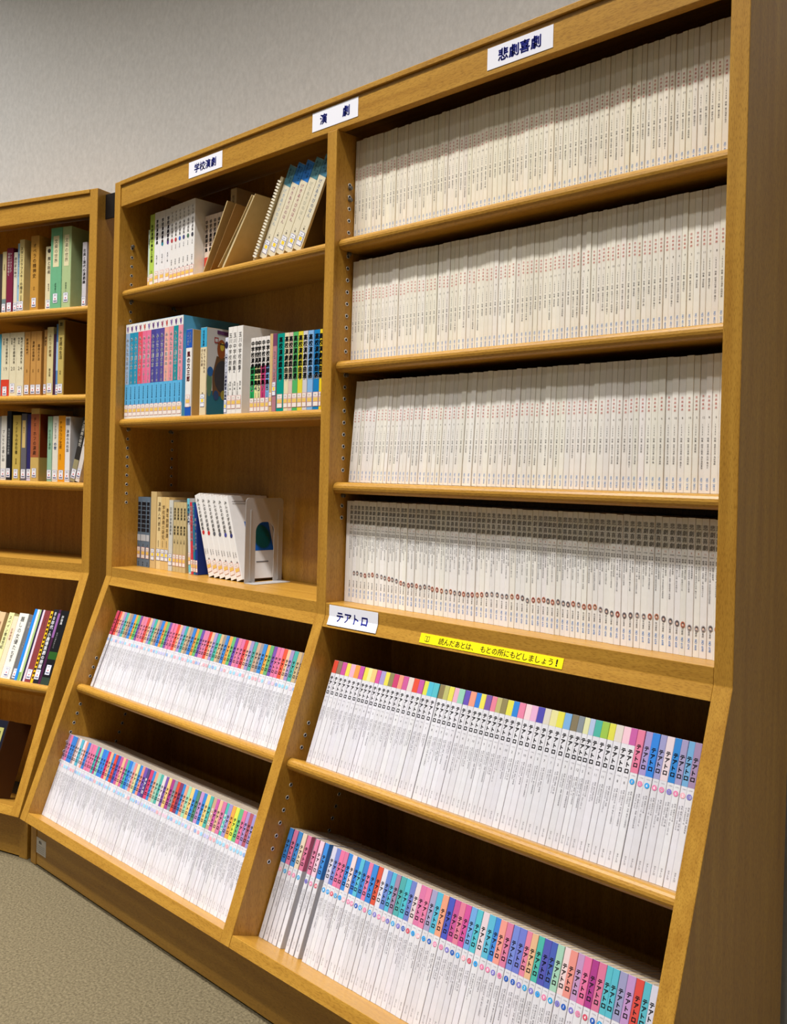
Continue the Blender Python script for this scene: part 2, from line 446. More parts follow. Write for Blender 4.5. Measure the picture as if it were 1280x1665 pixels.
lw, lh = L(0.0585) / 2, L(0.0432) / 2
ko = tag(obj('asset_label', (lambda me: (fix_normals(me), me)[-1])(mesh('asset_label', *box_data(-lw, lw, -0.0004, 0, -lh, lh), [flat((222, 222, 224), 0.5)])), None,
             Matrix.Translation((L(0.0578), YP + 0.0018, ZZ(0.1570)))), 'small white printed label on the kick board near the floor', 'label')
p = Print(-0.0007)
p.across('備品', -0.012, 0.010, 0.008, (90, 90, 96), 0.01)
for q in range(4): p.rect(-lw + 0.006, lw - 0.006, 0.000 - q * 0.005, 0.0006 - q * 0.005, (130, 130, 134))
obj('lettering', p.build('lettering'), ko)

# ------------------------------------------------------------------ books
_cov, _pag, _bnd = {}, {}, {}
def q5(v): return round(v * 2000) / 2000.0
def cover_mesh(w, h, d, mat, hard=False):
    k = (round(w, 4), round(h, 4), round(d, 4), mat.name, hard)
    if k not in _cov:
        t = 0.0022 if hard else 0.0005
        hw = w / 2; c = min(0.0016 if hard else 0.0009, w * 0.2)
        outer = [(-hw, d), (-hw, c), (-hw + c * 0.35, c * 0.3), (-hw + c, 0), (hw - c, 0), (hw - c * 0.35, c * 0.3), (hw, c), (hw, d)]
        inner = [(hw - t, d), (hw - t, max(t, c) + 0.0004), (-hw + t, max(t, c) + 0.0004), (-hw + t, d)]
        ring = outer + inner; n = len(ring)
        v = [(x, y, 0.0) for x, y in ring] + [(x, y, h) for x, y in ring]
        f = [(i, (i + 1) % n, (i + 1) % n + n, i + n) for i in range(n)]
        cap = [(0, 1, 10, 11), (1, 2, 3, 4, 5, 6, 9, 10), (6, 7, 8, 9)]
        f += [tuple(reversed(q)) for q in cap] + [tuple(i + n for i in q) for q in cap]
        me = mesh('cover', v, f, [mat]); fix_normals(me)
        _cov[k] = me
    return _cov[k]
def page_mesh(w, h, d, hard=False):
    k = (round(w, 4), round(h, 4), round(d, 4), hard)
    if k not in _pag:
        t = 0.0023 if hard else 0.0006; g = 0.003 if hard else 0.0006
        me = mesh('page_block', *box_data(-w / 2 + t, w / 2 - t, 0.0024, d - (0.003 if hard else 0.0008), g, h - g), [PAGES]); fix_normals(me); _pag[k] = me
    return _pag[k]
def band_mesh(w, z0, z1, wrap=0.0):
    """a printed band across the spine, lapping round both edges by WRAP"""
    k = (round(w, 4), round(z0, 4), round(z1, 4), round(wrap, 4))
    if k not in _bnd:
        hw = w / 2; c = min(0.0009, w * 0.2); o_ = 0.00012
        line = [(-hw - o_, c + wrap), (-hw - o_, c), (-hw + c * 0.35 - o_, c * 0.3 - o_), (-hw + c, -o_), (hw - c, -o_), (hw - c * 0.35 + o_, c * 0.3 - o_), (hw + o_, c), (hw + o_, c + wrap)]
        n = len(line)
        v = [(x, y, z0) for x, y in line] + [(x, y, z1) for x, y in line]
        f = [(i, i + 1, i + 1 + n, i + n) for i in range(n - 1)]
        me = mesh('title_band', v, f, [BAND]); _bnd[k] = me
    return _bnd[k]

def place(M, x, y, z, lean, w):
    """matrix of a book whose spine foot centre is x, standing at y, z; LEAN > 0 tips its head towards +x about its lower corner"""
    if abs(lean) < 1e-5: return M @ Matrix.Translation((x, y, z + 0.0003))
    s_ = 1 if lean > 0 else -1
    piv = Vector((s_ * w / 2, 0, 0)); r_ = Matrix.Rotation(lean, 4, 'Y')
    return M @ Matrix.Translation((x + s_ * w / 2, y, z + 0.0003)) @ r_ @ Matrix.Translation(-piv)

def book(M, x, y, z, w, h, d, color, label, group=None, name='book', lean=0.0, bands=(), texts=(), sticker=None, gloss=False, hard=False, marks=None, cat='book', pages=True):
    root = obj(name, cover_mesh(w, h, d, GLOSS if gloss else COVER, hard), None, place(M, x, y, z, lean, w), color)
    tag(root, label, cat, group)
    if pages: obj('page_block', page_mesh(w, h, d, hard), root)
    for bnd in bands:
        z0, z1, c = bnd[:3]
        obj('spine_band', band_mesh(w, h * z0, h * z1, bnd[3] if len(bnd) > 3 else 0.0), root, None, c)
    p = Print(-0.00035); au = Print(-0.00035)
    for t in texts:
        s, top, size, c = t[:4]; dx = t[4] if len(t) > 4 else 0.0; bold = t[5] if len(t) > 5 else 0.012
        (p if top >= 0.45 else au).down(s, dx * w, h * top, size, c, bold)
    if au.f: obj('author_lettering', au.build('author_lettering'), root)
    if marks: marks(p, w, h)
    if p.f: obj('spine_lettering', p.build('spine_lettering'), root)
    if sticker:
        st, zc = sticker; sp = Print(-0.0005); hw = min(w * 0.46, 0.009); hh = 0.0155; zc = max(zc * h, hh + 0.002)
        if st == 'red':
            sp.rect(-hw, hw, zc - hh, zc + hh, (206, 130, 122)); sp.rect(-hw + 0.0008, hw - 0.0008, zc - hh + 0.0008, zc + hh - 0.0008, (232, 222, 214), -0.0006)
            sp.rect(-hw + 0.0012, hw - 0.0012, zc - 0.0045, zc + 0.0035, (228, 190, 96), -0.0007)
            for q in (-0.0055, 0.0045): sp.rect(-hw, hw, zc + q, zc + q + 0.0009, (206, 130, 122), -0.0007)
            sp.across('775', -min(hw, 0.0045), zc + 0.0095, 0.0032, BLACK, 0.0, 0.7, -0.0008)
        elif st == 'blue':
            sp.rect(-hw, hw, zc - hh, zc + hh, (92, 96, 150)); sp.rect(-hw + 0.0008, hw - 0.0008, zc - hh + 0.0008, zc + hh - 0.0008, (228, 228, 232), -0.0006)
            sp.rect(-hw * 0.55, hw * 0.55, zc - 0.004, zc + 0.004, (238, 206, 50), -0.0007)
            for q in (-0.0062, 0.0052): sp.rect(-hw, hw, zc + q, zc + q + 0.0010, (92, 96, 150), -0.0007)
            sp.across('909', -min(hw, 0.0045), zc + 0.010, 0.0032, BLACK, 0.0, 0.7, -0.0008)
        else:
            hh = 0.014
            sp.rect(-hw, hw, zc - hh, zc + hh, (110, 116, 160)); sp.rect(-hw + 0.0007, hw - 0.0007, zc - hh + 0.0007, zc + hh - 0.0007, (226, 226, 232), -0.0006)
            sp.across('77', -min(hw, 0.0055), zc + 0.008, 0.0060, (50, 50, 90), 0.03, 0.8, -0.0008)
            sp.disc(0, zc - 0.0015, 0.0022, 0.0022, (190, 40, 60), 10, -0.0008)
            sp.rect(-hw * 0.7, hw * 0.7, zc - 0.0105, zc - 0.0065, (110, 112, 140), -0.0008)
        obj('call_label', sp.build('call_label'), root)
    return root

# ---- magazine rows
WORDS = ['特集・現代演劇の地平', '特集・劇場と観客', '特集・戯曲を読む', '特集・俳優の仕事', '特集・翻訳劇の今', '特集・新劇の六十年', '特集・演出家論', '特集・喜劇の方法', '特集・舞台美術', '特集・世界の演劇']
PLAYS = ['戯曲一挙掲載 二幕', '対談・舞台と言葉', '連載・演劇時評', '追悼特集', '新人戯曲賞発表', '海外演劇事情']
def print_drama_old(k, w, red):
    """rows of the monthly with four small red characters, month, year, feature title and blue number"""
    p = Print(); h = 0.213; j = (k % 3) * 0.0012
    p.down('悲劇喜劇', 0, h * 0.695 + j, 0.0038, red, 0.0, 1.6)
    p.across(str(k % 12 + 1), -0.002 if k % 12 > 8 else -0.001, h * 0.545, 0.0040, (120, 112, 104), 0.0, 0.6)
    p.down('19%02d' % (80 + k // 3), 0, h * 0.50, 0.0031, (56, 52, 52), 0.0, 1.2)
    z = p.down('特集', 0, h * 0.40, 0.0033, (60, 56, 56), 0.0)
    p.down(WORDS[k % len(WORDS)][3:] + ('・' + PLAYS[k % 6][:3 + k % 4] if k % 2 else ''), 0, z - 0.001, 0.0032, (82, 78, 78), 0.0)
    q = Print(); q.turned('NO.%d' % (360 + k * 7), 0, h * 0.108, 0.0040, (84, 148, 216), 0.0)
    return p.build('spine_lettering'), q.build('issue_number')
def print_drama_new(k, w):
    """the later issues: large brush-like title, month, two columns of contents, portrait, publisher and blue number"""
    p = Print(); h = 0.213
    p.down('悲劇喜劇', 0, h * 0.955, 0.0088, (100, 95, 90), 0.012, 1.16)
    p.across(str(k % 12 + 1), -0.002 if k % 12 > 8 else -0.001, h * 0.745, 0.0036, (196, 120, 70), 0.0, 0.6)
    p.across('%d' % (1998 + k // 3), -0.0038, h * 0.722, 0.0026, (90, 86, 86), 0.01, 0.72)
    p.down('特集', 0.0022, h * 0.70, 0.0032, (84, 80, 80), 0.0); p.down('戯曲', -0.0022, h * 0.70, 0.0032, (84, 80, 80), 0.0)
    p.down(WORDS[k % 10][3:] + PLAYS[k % 6][:k % 5], 0.0022, h * 0.655, 0.0031, (84, 82, 84), 0.0)
    p.down((PLAYS[(k + 2) % 6] + '・' + WORDS[(k + 5) % 10][3:] + PLAYS[k % 6])[:14 + (k * 5) % 8], -0.0022, h * 0.655, 0.0029, (106, 104, 108), 0.0)
    q = Print(); q.down('早川書房', 0, h * 0.215, 0.0034, (60, 58, 60), 0.012)
    q.turned('NO.%d' % (610 + k * 8), 0, h * 0.128, 0.0042, (70, 140, 216), 0.012)
    return p.build('spine_lettering'), q.build('issue_number')
def portrait_mesh(k):
    """small oval portrait print: tinted oval, hair, face"""
    p = Print(-0.00045); R2 = random.Random(k)
    tint = [(196, 112, 84), (150, 148, 152), (178, 84, 66), (176, 170, 172), (120, 112, 118), (206, 140, 110)][k % 6]
    p.disc(0, 0, 0.0038, 0.0050, tint, 12); p.disc(0.0002, 0.0008, 0.0023, 0.0026, (60, 44, 42) if k % 2 else (92, 74, 70), 10, -0.0005); p.disc(0, -0.0006, 0.0017, 0.0021, (226, 196, 180), 10, -0.00055)
    p.rect(-0.0018, 0.0018, -0.0038, -0.0028, (90, 80, 90), -0.00055)
    return p.build('portrait')
def print_theatre(k, w, long_band, rich, white=False):
    """spine of the monthly with katakana title under (or on) its colour band"""
    p = Print(); h = 0.2095; ink = (240, 240, 240) if white else (20, 18, 22)
    if long_band:
        p.down('テアトロ', 0, h * 0.895, 0.0084, ink, 0.045, 1.10)
        p.across('19%02d' % (88 + k % 10), -0.0035, h * 0.665, 0.0024, (150, 150, 156), 0.0, 0.72)
        if rich: p.across(str(k % 12 + 1), -0.0040 if k % 12 > 8 else -0.0026, h * 0.622, 0.0050, (246, 246, 248), 0.02, 0.62, -0.0006)
        z0 = 0.555
    else:
        p.down('テアトロ', 0, h * 0.845, 0.0088, ink, 0.045, 1.10)
        p.across('19%02d' % (78 + k % 10), -0.0035, h * 0.640, 0.0024, (150, 150, 156), 0.0, 0.72)
        p.across(str(k % 12 + 1), -0.0040 if k % 12 > 8 else -0.0024, h * 0.600, 0.0048, (110, 108, 112), 0.0, 0.62)
        z0 = 0.550
    a = (WORDS[k % 10] + ' ' + PLAYS[k % 6] + (WORDS[(k + 3) % 10][3:] if k % 3 else ''))
    b = (PLAYS[(k + 1) % 6] + ' ' + WORDS[(k + 6) % 10][3:] + ('・' + PLAYS[(k + 4) % 6] if k % 2 else ''))
    c = (122, 120, 126) if rich else (96, 94, 102)
    p.down(a[:(8 if rich else 15) + (k * 5) % 12], 0.0024, h * z0, 0.0029, c, 0.006); p.down(b[:(6 if rich else 14) + (k * 7) % 12], -0.0016, h * (z0 - 0.005), 0.0027, (164, 162, 168) if rich else (112, 110, 118), 0.0)
    q = Print(); q.down('テアトロ', 0, h * 0.115, 0.0034, (110, 108, 116), 0.0, 0.95)
    return p.build('spine_lettering'), q.build('publisher_mark')

def widths(n, total, gap):
    """n quantised thicknesses that fill TOTAL with about GAP between neighbours"""
    base = (total - n * gap) / n
    ws = [q5(base * R.uniform(0.86, 1.14)) for _ in range(n)]
    i = 0
    while sum(ws) > total - n * gap * 0.8 and i < 5000: j = R.randrange(n); i += 1; ws[j] -= 0.0005 if ws[j] > base * 0.8 else 0
    while sum(ws) < total - n * gap * 1.3 and i < 9000: j = R.randrange(n); i += 1; ws[j] += 0.0005 if ws[j] < base * 1.25 else 0
    g = (total - sum(ws)) / n
    return ws, max(g, 0.00012)

def drama_row(x0, x1, n, ydep, ztop, h, cream, where, group, lean0, new, red=(196, 84, 66), gaps=()):
    extra = sum(g for _, g in gaps) + h * lean0
    ws, g = widths(n, x1 - x0 - extra, 0.00035)
    pool = [print_drama_new(q, 0.01) for q in range(12)] if new else [print_drama_old(q + int(ydep * 1e4), 0.01, red) for q in range(12)]
    faces = [portrait_mesh(q) for q in range(12)] if new else None
    gd = dict(gaps); x = x0; wave = 0.30
    for i, w_ in enumerate(ws):
        x += gd.get(i, 0.0)
        lean = lean0 * max(0.0, 1 - i / (n * 0.9))
        jv = R.uniform(-8, 3); c = [min(255, max(0, q + jv + R.uniform(-1, 1))) for q in cream]; c[2] -= R.uniform(0, 7)
        lab = ('white magazine with grey title and small portrait, %s from the divider %s' if new else 'cream-spined magazine with red dots and blue foot number, %s from divider %s') % (ordinal(i + 1), where)
        hh = h + (0.0005 * R.randrange(-1, 2))
        root = obj('drama_magazine', cover_mesh(w_, round(hh, 4), 0.148, COVER), None, place(M_MAIN, x + w_ / 2, ydep + R.uniform(-0.0012, 0.0012), ztop, lean, w_), c)
        tag(root, lab, 'magazine', group)
        obj('page_block', page_mesh(w_, round(hh, 4), 0.148), root)
        if not (new and i == 0):
            pm = pool[R.randrange(12)]; obj('spine_lettering', pm[0], root); obj('issue_number', pm[1], root)
        if new and i > 1:
            wave += 0.02 * (R.random() - 0.5) if i % 14 else -0.014
            wave = min(max(wave, 0.245), 0.33)
            obj('portrait', faces[R.randrange(12)], root, Matrix.Translation((0.0006, 0, h * (wave - 0.0006 * i))))
        x += w_ / math.cos(lean) + g + h * (lean - lean0 * max(0.0, 1 - (i + 1) / (n * 0.9)))

drama_row(X[3] + 0.002, X[4] - 0.003, 84, L(0.057), ZZ(1.7200), 0.2125, (241, 233, 218), 'on the topmost shelf', 'cream magazines on the topmost shelf', 0.006, False)
drama_row(X[3] + 0.002, X[4] - 0.003, 84, L(0.055), ZZ(1.4480), 0.2125, (244, 238, 228), 'on the second shelf', 'cream magazines on the second shelf', 0.008, False, gaps=((24, 0.0022),))
drama_row(X[3] + 0.008, X[4] - 0.003, 75, L(0.052), ZZ(1.1780), 0.2120, (246, 242, 238), 'on the third shelf', 'cream magazines on the third shelf', 0.085, False)
drama_row(X[3] + 0.003, X[4] - 0.004, 76, L(0.0545), ZB, 0.2130, (248, 246, 247), 'above the yellow notice', 'white magazines above the yellow notice', 0.010, True)

PAL = {'red': (226, 62, 40), 'olive': (126, 112, 72), 'magenta': (206, 72, 150), 'yellow': (232, 222, 62), 'pale pink': (226, 178, 202), 'orange': (246, 158, 48), 'pale yellow': (226, 224, 158), 'pale orange': (246, 196, 112),
       'lavender': (158, 144, 198), 'crimson': (206, 44, 92), 'salmon': (238, 146, 124), 'cream': (226, 216, 192), 'cyan': (70, 184, 206), 'khaki': (190, 182, 100), 'pink': (226, 112, 152), 'mint': (150, 210, 176), 'violet': (94, 72, 170),
       'blue': (34, 122, 216), 'purple': (104, 62, 160), 'dark blue': (52, 62, 172), 'light blue': (108, 164, 220), 'grey': (130, 132, 146), 'pale blue': (168, 188, 220), 'teal': (54, 172, 160), 'lime': (140, 202, 60),
       'blush': (240, 206, 208), 'mauve': (160, 128, 158), 'periwinkle': (100, 120, 208), 'tan': (206, 168, 124), 'taupe': (154, 132, 128), 'peach': (240, 180, 138), 'green': (92, 176, 104), 'indigo': (62, 78, 178),
       'maroon': (128, 34, 84), 'navy': (54, 46, 126), 'dark green': (58, 122, 92), 'lilac': (190, 146, 200), 'brick red': (182, 74, 84), 'off-white': (222, 218, 226), 'plum': (172, 42, 126)}
PAL = {k_: tuple(q * 0.80 + r_ * 0.14 for q, r_ in zip(c_, (210, 210, 218))) for k_, c_ in PAL.items()}
DISC = [(54, 156, 224), (222, 130, 168), (40, 90, 180), (232, 178, 190), (60, 160, 214), (206, 84, 104), (126, 120, 196)]
def theatre_row(M, x0, x1, adepth, a, colours, where, group, lean0, short_until, rich, gaps=(), whites=(), sleeve=()):
    n = len(colours); extra = sum(g for _, g in gaps) + 0.2095 * lean0
    ws, g = widths(n, x1 - x0 - extra, 0.00035)
    pools = {}
    gd = dict(gaps); x = x0; h = 0.2095
    for i, (w_, cn) in enumerate(zip(ws, colours)):
        x += gd.get(i, 0.0)
        lean = lean0 * max(0.0, 1 - i / (n * 0.8))
        long_band = i >= short_until
        jv = R.uniform(-8, 2); c = (215 + jv, 214 + jv + R.uniform(-1, 1), 221 + jv + R.uniform(-2, 1))
        root = obj('theatre_magazine', cover_mesh(w_, h, 0.148, COVER), None, M @ slant(a, adepth) @ place(Matrix.Identity(4), x + w_ / 2, R.uniform(-0.0008, 0.0008), 0, lean, w_), c)
        tag(root, 'magazine with %s spine top, %s from the far end %s' % (cn, ordinal(i + 1), where), 'magazine', group)
        obj('page_block', page_mesh(w_, h, 0.148), root)
        b0 = 0.685 if long_band else 0.875
        col = PAL[cn]; col = [min(255, max(0, q + R.uniform(-8, 8))) for q in col]
        obj('title_band', band_mesh(w_, h * b0, h - 0.0002, 0.010), root, None, col)
        wh = i in whites; key = (R.randrange(12), long_band, wh)
        if key not in pools: pools[key] = print_theatre(key[0], 0.011, long_band, rich, wh)
        if long_band:
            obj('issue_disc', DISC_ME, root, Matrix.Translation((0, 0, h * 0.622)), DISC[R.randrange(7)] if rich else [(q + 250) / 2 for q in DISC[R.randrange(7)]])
        obj('spine_lettering', pools[key][0], root); obj('publisher_mark', pools[key][1], root)
        x += w_ / math.cos(lean) + g + h * (lean - lean0 * max(0.0, 1 - (i + 1) / (n * 0.8)))
pd_ = Print(-0.00045); pd_.disc(0, 0, 0.0042, 0.0042, BAND, 16); DISC_ME = pd_.build('issue_disc')

r5 = ['red', 'olive', 'magenta', 'yellow', 'pale pink', 'orange', 'magenta', 'yellow', 'pale yellow', 'pale orange', 'magenta', 'lavender', 'yellow', 'olive', 'crimson', 'salmon', 'magenta', 'cream', 'red', 'magenta', 'yellow', 'cyan', 'cyan', 'olive',
      'khaki', 'yellow', 'pale pink', 'mint', 'violet', 'salmon', 'blue', 'yellow', 'purple', 'pink', 'khaki', 'olive', 'yellow', 'blue', 'pink', 'blush', 'pale pink', 'dark blue', 'cream', 'pale yellow', 'yellow', 'light blue', 'olive', 'grey',
      'pale yellow', 'pale blue', 'teal', 'lime', 'yellow', 'cream', 'blush', 'magenta', 'pink', 'lavender', 'blue', 'lavender', 'blush', 'blue', 'lavender', 'light blue', 'mauve', 'blue']
r6 = ['blue', 'pink', 'blue', 'cream', 'pink', 'pink', 'blush', 'blue', 'off-white', 'periwinkle', 'pink', 'pink', 'blue', 'blush', 'blue', 'cyan', 'blue', 'pink', 'blue', 'red', 'off-white', 'periwinkle', 'cyan', 'mauve', 'teal', 'cyan', 'periwinkle',
      'blush', 'pink', 'pink', 'lavender', 'cyan', 'salmon', 'indigo', 'magenta', 'pink', 'magenta', 'light blue', 'cyan', 'blush', 'cyan', 'blue', 'salmon', 'pink', 'periwinkle', 'periwinkle', 'pink', 'peach', 'teal', 'indigo', 'indigo', 'mint',
      'blush', 'salmon', 'lilac', 'pink', 'plum', 'pink', 'cyan', 'cyan', 'lavender', 'lilac', 'red', 'cyan', 'off-white', 'purple', 'off-white']
cyc = ['blue', 'orange', 'green', 'purple', 'pink', 'pink', 'red', 'peach', 'lavender', 'teal', 'tan', 'taupe']
r7 = ['crimson'] + [cyc[(q + 2 - 68) % 12] for q in range(69)]
r8 = ['mauve', 'pink', 'blue', 'blue', 'taupe', 'blush', 'cyan', 'off-white', 'salmon', 'blue', 'pink', 'pink', 'pink', 'teal', 'plum', 'mint', 'blue', 'blue', 'crimson', 'peach', 'blue', 'red', 'indigo', 'magenta', 'peach', 'magenta', 'teal', 'blue',
      'light blue', 'salmon', 'pale yellow', 'blue', 'salmon', 'purple', 'navy', 'crimson', 'blue', 'salmon', 'mint', 'teal', 'blush', 'purple', 'pale orange', 'plum', 'grey', 'red', 'maroon', 'blue', 'salmon', 'mint', 'pale orange', 'blue', 'dark green',
      'lilac', 'blue', 'pale orange', 'teal', 'tan', 'magenta', 'peach', 'pink', 'teal', 'lavender', 'orange', 'yellow', 'green', 'pink', 'lavender', 'brick red', 'lavender', 'orange', 'purple', 'teal']
theatre_row(M_MAIN, X[3] + L(0.021), X[4] - 0.006, 0.046, -0.3110, r5, 'below the yellow notice', 'theatre magazines below the yellow notice', 0.0, 56, True, gaps=((1, 0.0012), (23, 0.0012), (57, 0.0008)))
theatre_row(M_MAIN, X[3] + 0.003, X[4] - 0.003, 0.071, -0.6742, r6, 'on the lowest nearer shelf', 'theatre magazines on the lowest nearer shelf', 0.012, 0, True,
            gaps=((1, 0.0012), (2, 0.0012), (3, 0.0016), (4, 0.0016), (5, 0.0125), (6, 0.003), (7, 0.0015), (8, 0.011)))
theatre_row(M_MAIN, X[1] + L(0.012), X[2] - 0.004, 0.046, -0.3110, r7, 'under the bookend shelf', 'theatre magazines under the bookend shelf', 0.03, 0, False, gaps=((1, 0.006), (68, 0.004)))
theatre_row(M_MAIN, X[1] + 0.001, X[2] - 0.003, 0.041, -0.6742, r8, 'on the lowest farther shelf', 'theatre magazines on the lowest farther shelf', 0.0, 0, False, whites=(34, 57, 61))

# ---- mixed books, wide case, farther bay
def xs(x0, x1): return L((x0 + x1) / 2), L(x1 - x0) - 0.0004
def side_picture(root, w, d, shapes, name='cover_picture'):
    """flat print on the cover that faces +x: shapes are (polygon of (y, z), colour)"""
    v, f, ix, ms = [], [], [], []
    for k, (pts, c) in enumerate(shapes):
        b = len(v); v += [(w / 2 + 0.0003 + 0.0001 * k, y, z) for y, z in pts]; f.append(tuple(range(b, b + len(pts)))); m = flat(c, 0.3)
        if m not in ms: ms.append(m)
        ix.append(ms.index(m))
    me = mesh(name, v, f, ms, ix)
    if sum(p_.normal.x for p_ in me.polygons) < 0: me.flip_normals()
    return obj(name, me, root)
def oval(cy, cz, ry, rz, n=20): return [(cy + ry * math.cos(6.2832 * q / n), cz + rz * math.sin(6.2832 * q / n)) for q in range(n)]
def ball(c, frac, num=None):
    def fn(p, w, h):
        p.disc(0, h * frac, min(0.0052, w * 0.38), 0.0058, c, 14)
        if num: p.char(num, 0, h * frac, 0.006, 0.006, (240, 240, 240), 0.03, y=-0.0005)
    return fn

Z1, Z2 = ZZ(1.7192), ZZ(1.3430)
G1 = 'books on the top shelf under the school drama sign'
def b1(x0, x1, y, h, d, c, label, **k):
    x, w_ = xs(x0, x1); return book(M_MAIN, x, L(y), Z1, w_, L(h), d, c, label, G1, **k)
b1(0.0897, 0.1044, 0.060, 0.1734, 0.13, (196, 212, 196), 'thin short pale green book, first of the top school drama shelf', sticker=('red', 0.10), texts=[('学校劇名作', 0.85, 0.0052, (90, 120, 100))])
b1(0.1048, 0.1294, 0.056, 0.2131, 0.145, (176, 204, 84), 'lime green book with black title, standing before the white school drama volumes', texts=[('学校演劇の舞台と衣装', 0.86, 0.0098, (30, 50, 30), 0, 0.02), ('晩成書房', 0.24, 0.004, (40, 60, 40))], sticker=('red', 0.12))
cs = [(60, 140, 160), (40, 130, 150), (84, 52, 130)]
for k_ in range(3):
    b1(0.1296 + 0.0284 * k_, 0.1578 + 0.0284 * k_, 0.056, 0.2151, 0.148, (232, 230, 230), 'white book with bold title and %s ball, %s of three beside the lime book' % (('pale', 'teal', 'purple')[k_], ordinal(k_ + 1)),
       texts=[('学校演劇事典', 0.90, 0.0108, (44, 32, 60), 0, 0.03), ('北村一郎', 0.43, 0.0062, (50, 50, 56))], marks=ball(cs[k_], 0.53 + 0.03 * (k_ > 0)) if k_ else None, sticker=('red', 0.135), gloss=True)
cs = [(176, 60, 66), (180, 66, 70), (50, 96, 176), (74, 74, 120), (70, 110, 84), (60, 60, 70)]; nm = ['first with red ball', 'second with red ball', 'third with blue ball', 'fourth with indigo ball', 'fifth with green ball', 'last with black ball']
e6 = [0.2142, 0.2344, 0.2559, 0.2772, 0.2982, 0.3221, 0.3428]
for k_ in range(6):
    b1(e6[k_] + 0.0002, e6[k_ + 1], 0.054 - 0.001 * k_, 0.2168, 0.148, (231, 228, 224), 'slim white volume of the grey-titled set of six, ' + nm[k_],
       texts=[('ドラマ・学校劇集', 0.93, 0.0085, (96, 88, 84) if k_ > 1 else (110, 84, 84), 0, 0.012), ('小学校', 0.50, 0.0042, cs[k_]), ('中野良', 0.31, 0.0050, (60, 60, 60)), ('著', 0.20, 0.005, (60, 60, 60))], marks=ball(cs[k_], 0.555), sticker=('red', 0.10), gloss=True)
cc = [('red', (214, 66, 44)), ('yellow', (236, 176, 40)), ('green', (70, 150, 90)), ('teal', (50, 140, 150)), ('blue', (44, 90, 160)), ('orange', (226, 130, 50)), ('grey', (130, 130, 130))]
for k_ in range(6):
    b1(0.3452 + 0.0190 * k_, 0.3640 + 0.0190 * k_, 0.080, 0.1722, 0.116, (226, 206, 190), 'short pinkish paperback with bold black title and %s foot band behind the tan folder' % cc[k_][0],
       texts=[('中学校劇脚本集', 0.93, 0.0112, (44, 34, 34), 0, 0.03)], bands=[(0.17, 0.345, cc[k_][1])], sticker=('red', 0.09))
b1(0.4605, 0.4860, 0.080, 0.224, 0.116, (186, 160, 118), 'tall old brown book half hidden behind the leaning tan booklet', texts=[('児童劇選', 0.92, 0.010, (110, 84, 54))])

# tan folder and booklet slumped to one side
fo = tag(empty('paper_folder', Matrix.Translation((L(0.447), L(0.030), Z1 + 0.0004))), 'tan card folder gaping open and slumped in front of the pinkish paperbacks', 'folder', G1)
def leaf(name, x0, lean, h, d, t, c, curl=0.0, y0=0.0, par=None):
    """a card leaf standing on its foot at x0 and leaning; CURL bends the free foot corner"""
    ny, nz = 8, 8; v, f = [], []
    for sd in (0, 1):
        for i in range(ny + 1):
            for j in range(nz + 1):
                yy = y0 + d * i / ny; zz = h * j / nz
                off = curl * (1 - j / nz) ** 2 * (1 - i / ny) ** 1.5
                q = (sd - 0.5) * t - off
                v.append((x0 + zz * math.sin(lean) + q * math.cos(lean), yy, 0.5 * t * math.sin(abs(lean)) + zz * math.cos(lean) - q * math.sin(lean) * 0.6 + max(0, off) * 0.2))
    N = (ny + 1) * (nz + 1); ix = lambda s_, i, j: s_ * N + i * (nz + 1) + j
    for i in range(ny):
        for j in range(nz):
            f.append((ix(0, i, j), ix(0, i + 1, j), ix(0, i + 1, j + 1), ix(0, i, j + 1))); f.append((ix(1, i, j), ix(1, i, j + 1), ix(1, i + 1, j + 1), ix(1, i + 1, j)))
    for i in range(ny):
        f.append((ix(0, i, 0), ix(1, i, 0), ix(1, i + 1, 0), ix(0, i + 1, 0))); f.append((ix(0, i, nz), ix(0, i + 1, nz), ix(1, i + 1, nz), ix(1, i, nz)))
    for j in range(nz):
        f.append((ix(0, 0, j), ix(0, 0, j + 1), ix(1, 0, j + 1), ix(1, 0, j))); f.append((ix(0, ny, j), ix(1, ny, j), ix(1, ny, j + 1), ix(0, ny, j + 1)))
    me = mesh(name, v, f, [COVER]); fix_normals(me)
    return obj(name, me, par, None, c)
leaf('outer_leaf', -0.030, 0.535, 0.187, 0.044, 0.0034, (196, 172, 124), 0.0, 0.0, fo)
leaf('inner_leaf', -0.006, 0.600, 0.180, 0.040, 0.0016, (150, 112, 62), 0.0, 0.003, fo)
bo = tag(empty('booklet', Matrix.Translation((L(0.4885), L(0.030), Z1 + 0.0004))), 'plain tan booklet with a curled corner leaning over the folder', 'booklet', G1)
leaf('cover', 0.002, 0.655, 0.198, 0.152, 0.0016, (210, 186, 138), 0.010, 0.0, bo)
leaf('page_block', 0.009, 0.655, 0.193, 0.148, 0.0075, (204, 186, 144), 0.0, 0.003, bo)
cv = leaf('cover', 0.0155, 0.655, 0.198, 0.152, 0.0012, (210, 186, 138), 0.0, 0.0, bo)
me = mesh('tape_label', [(0.0164 + z_ * math.sin(0.655) + 0.0006, y_, z_ * math.cos(0.655)) for y_, z_ in ((0.055, 0.180), (0.085, 0.180), (0.085, 0.192), (0.055, 0.192))], [(0, 1, 2, 3)], [flat((190, 184, 170))]); obj('tape_label', me, bo)
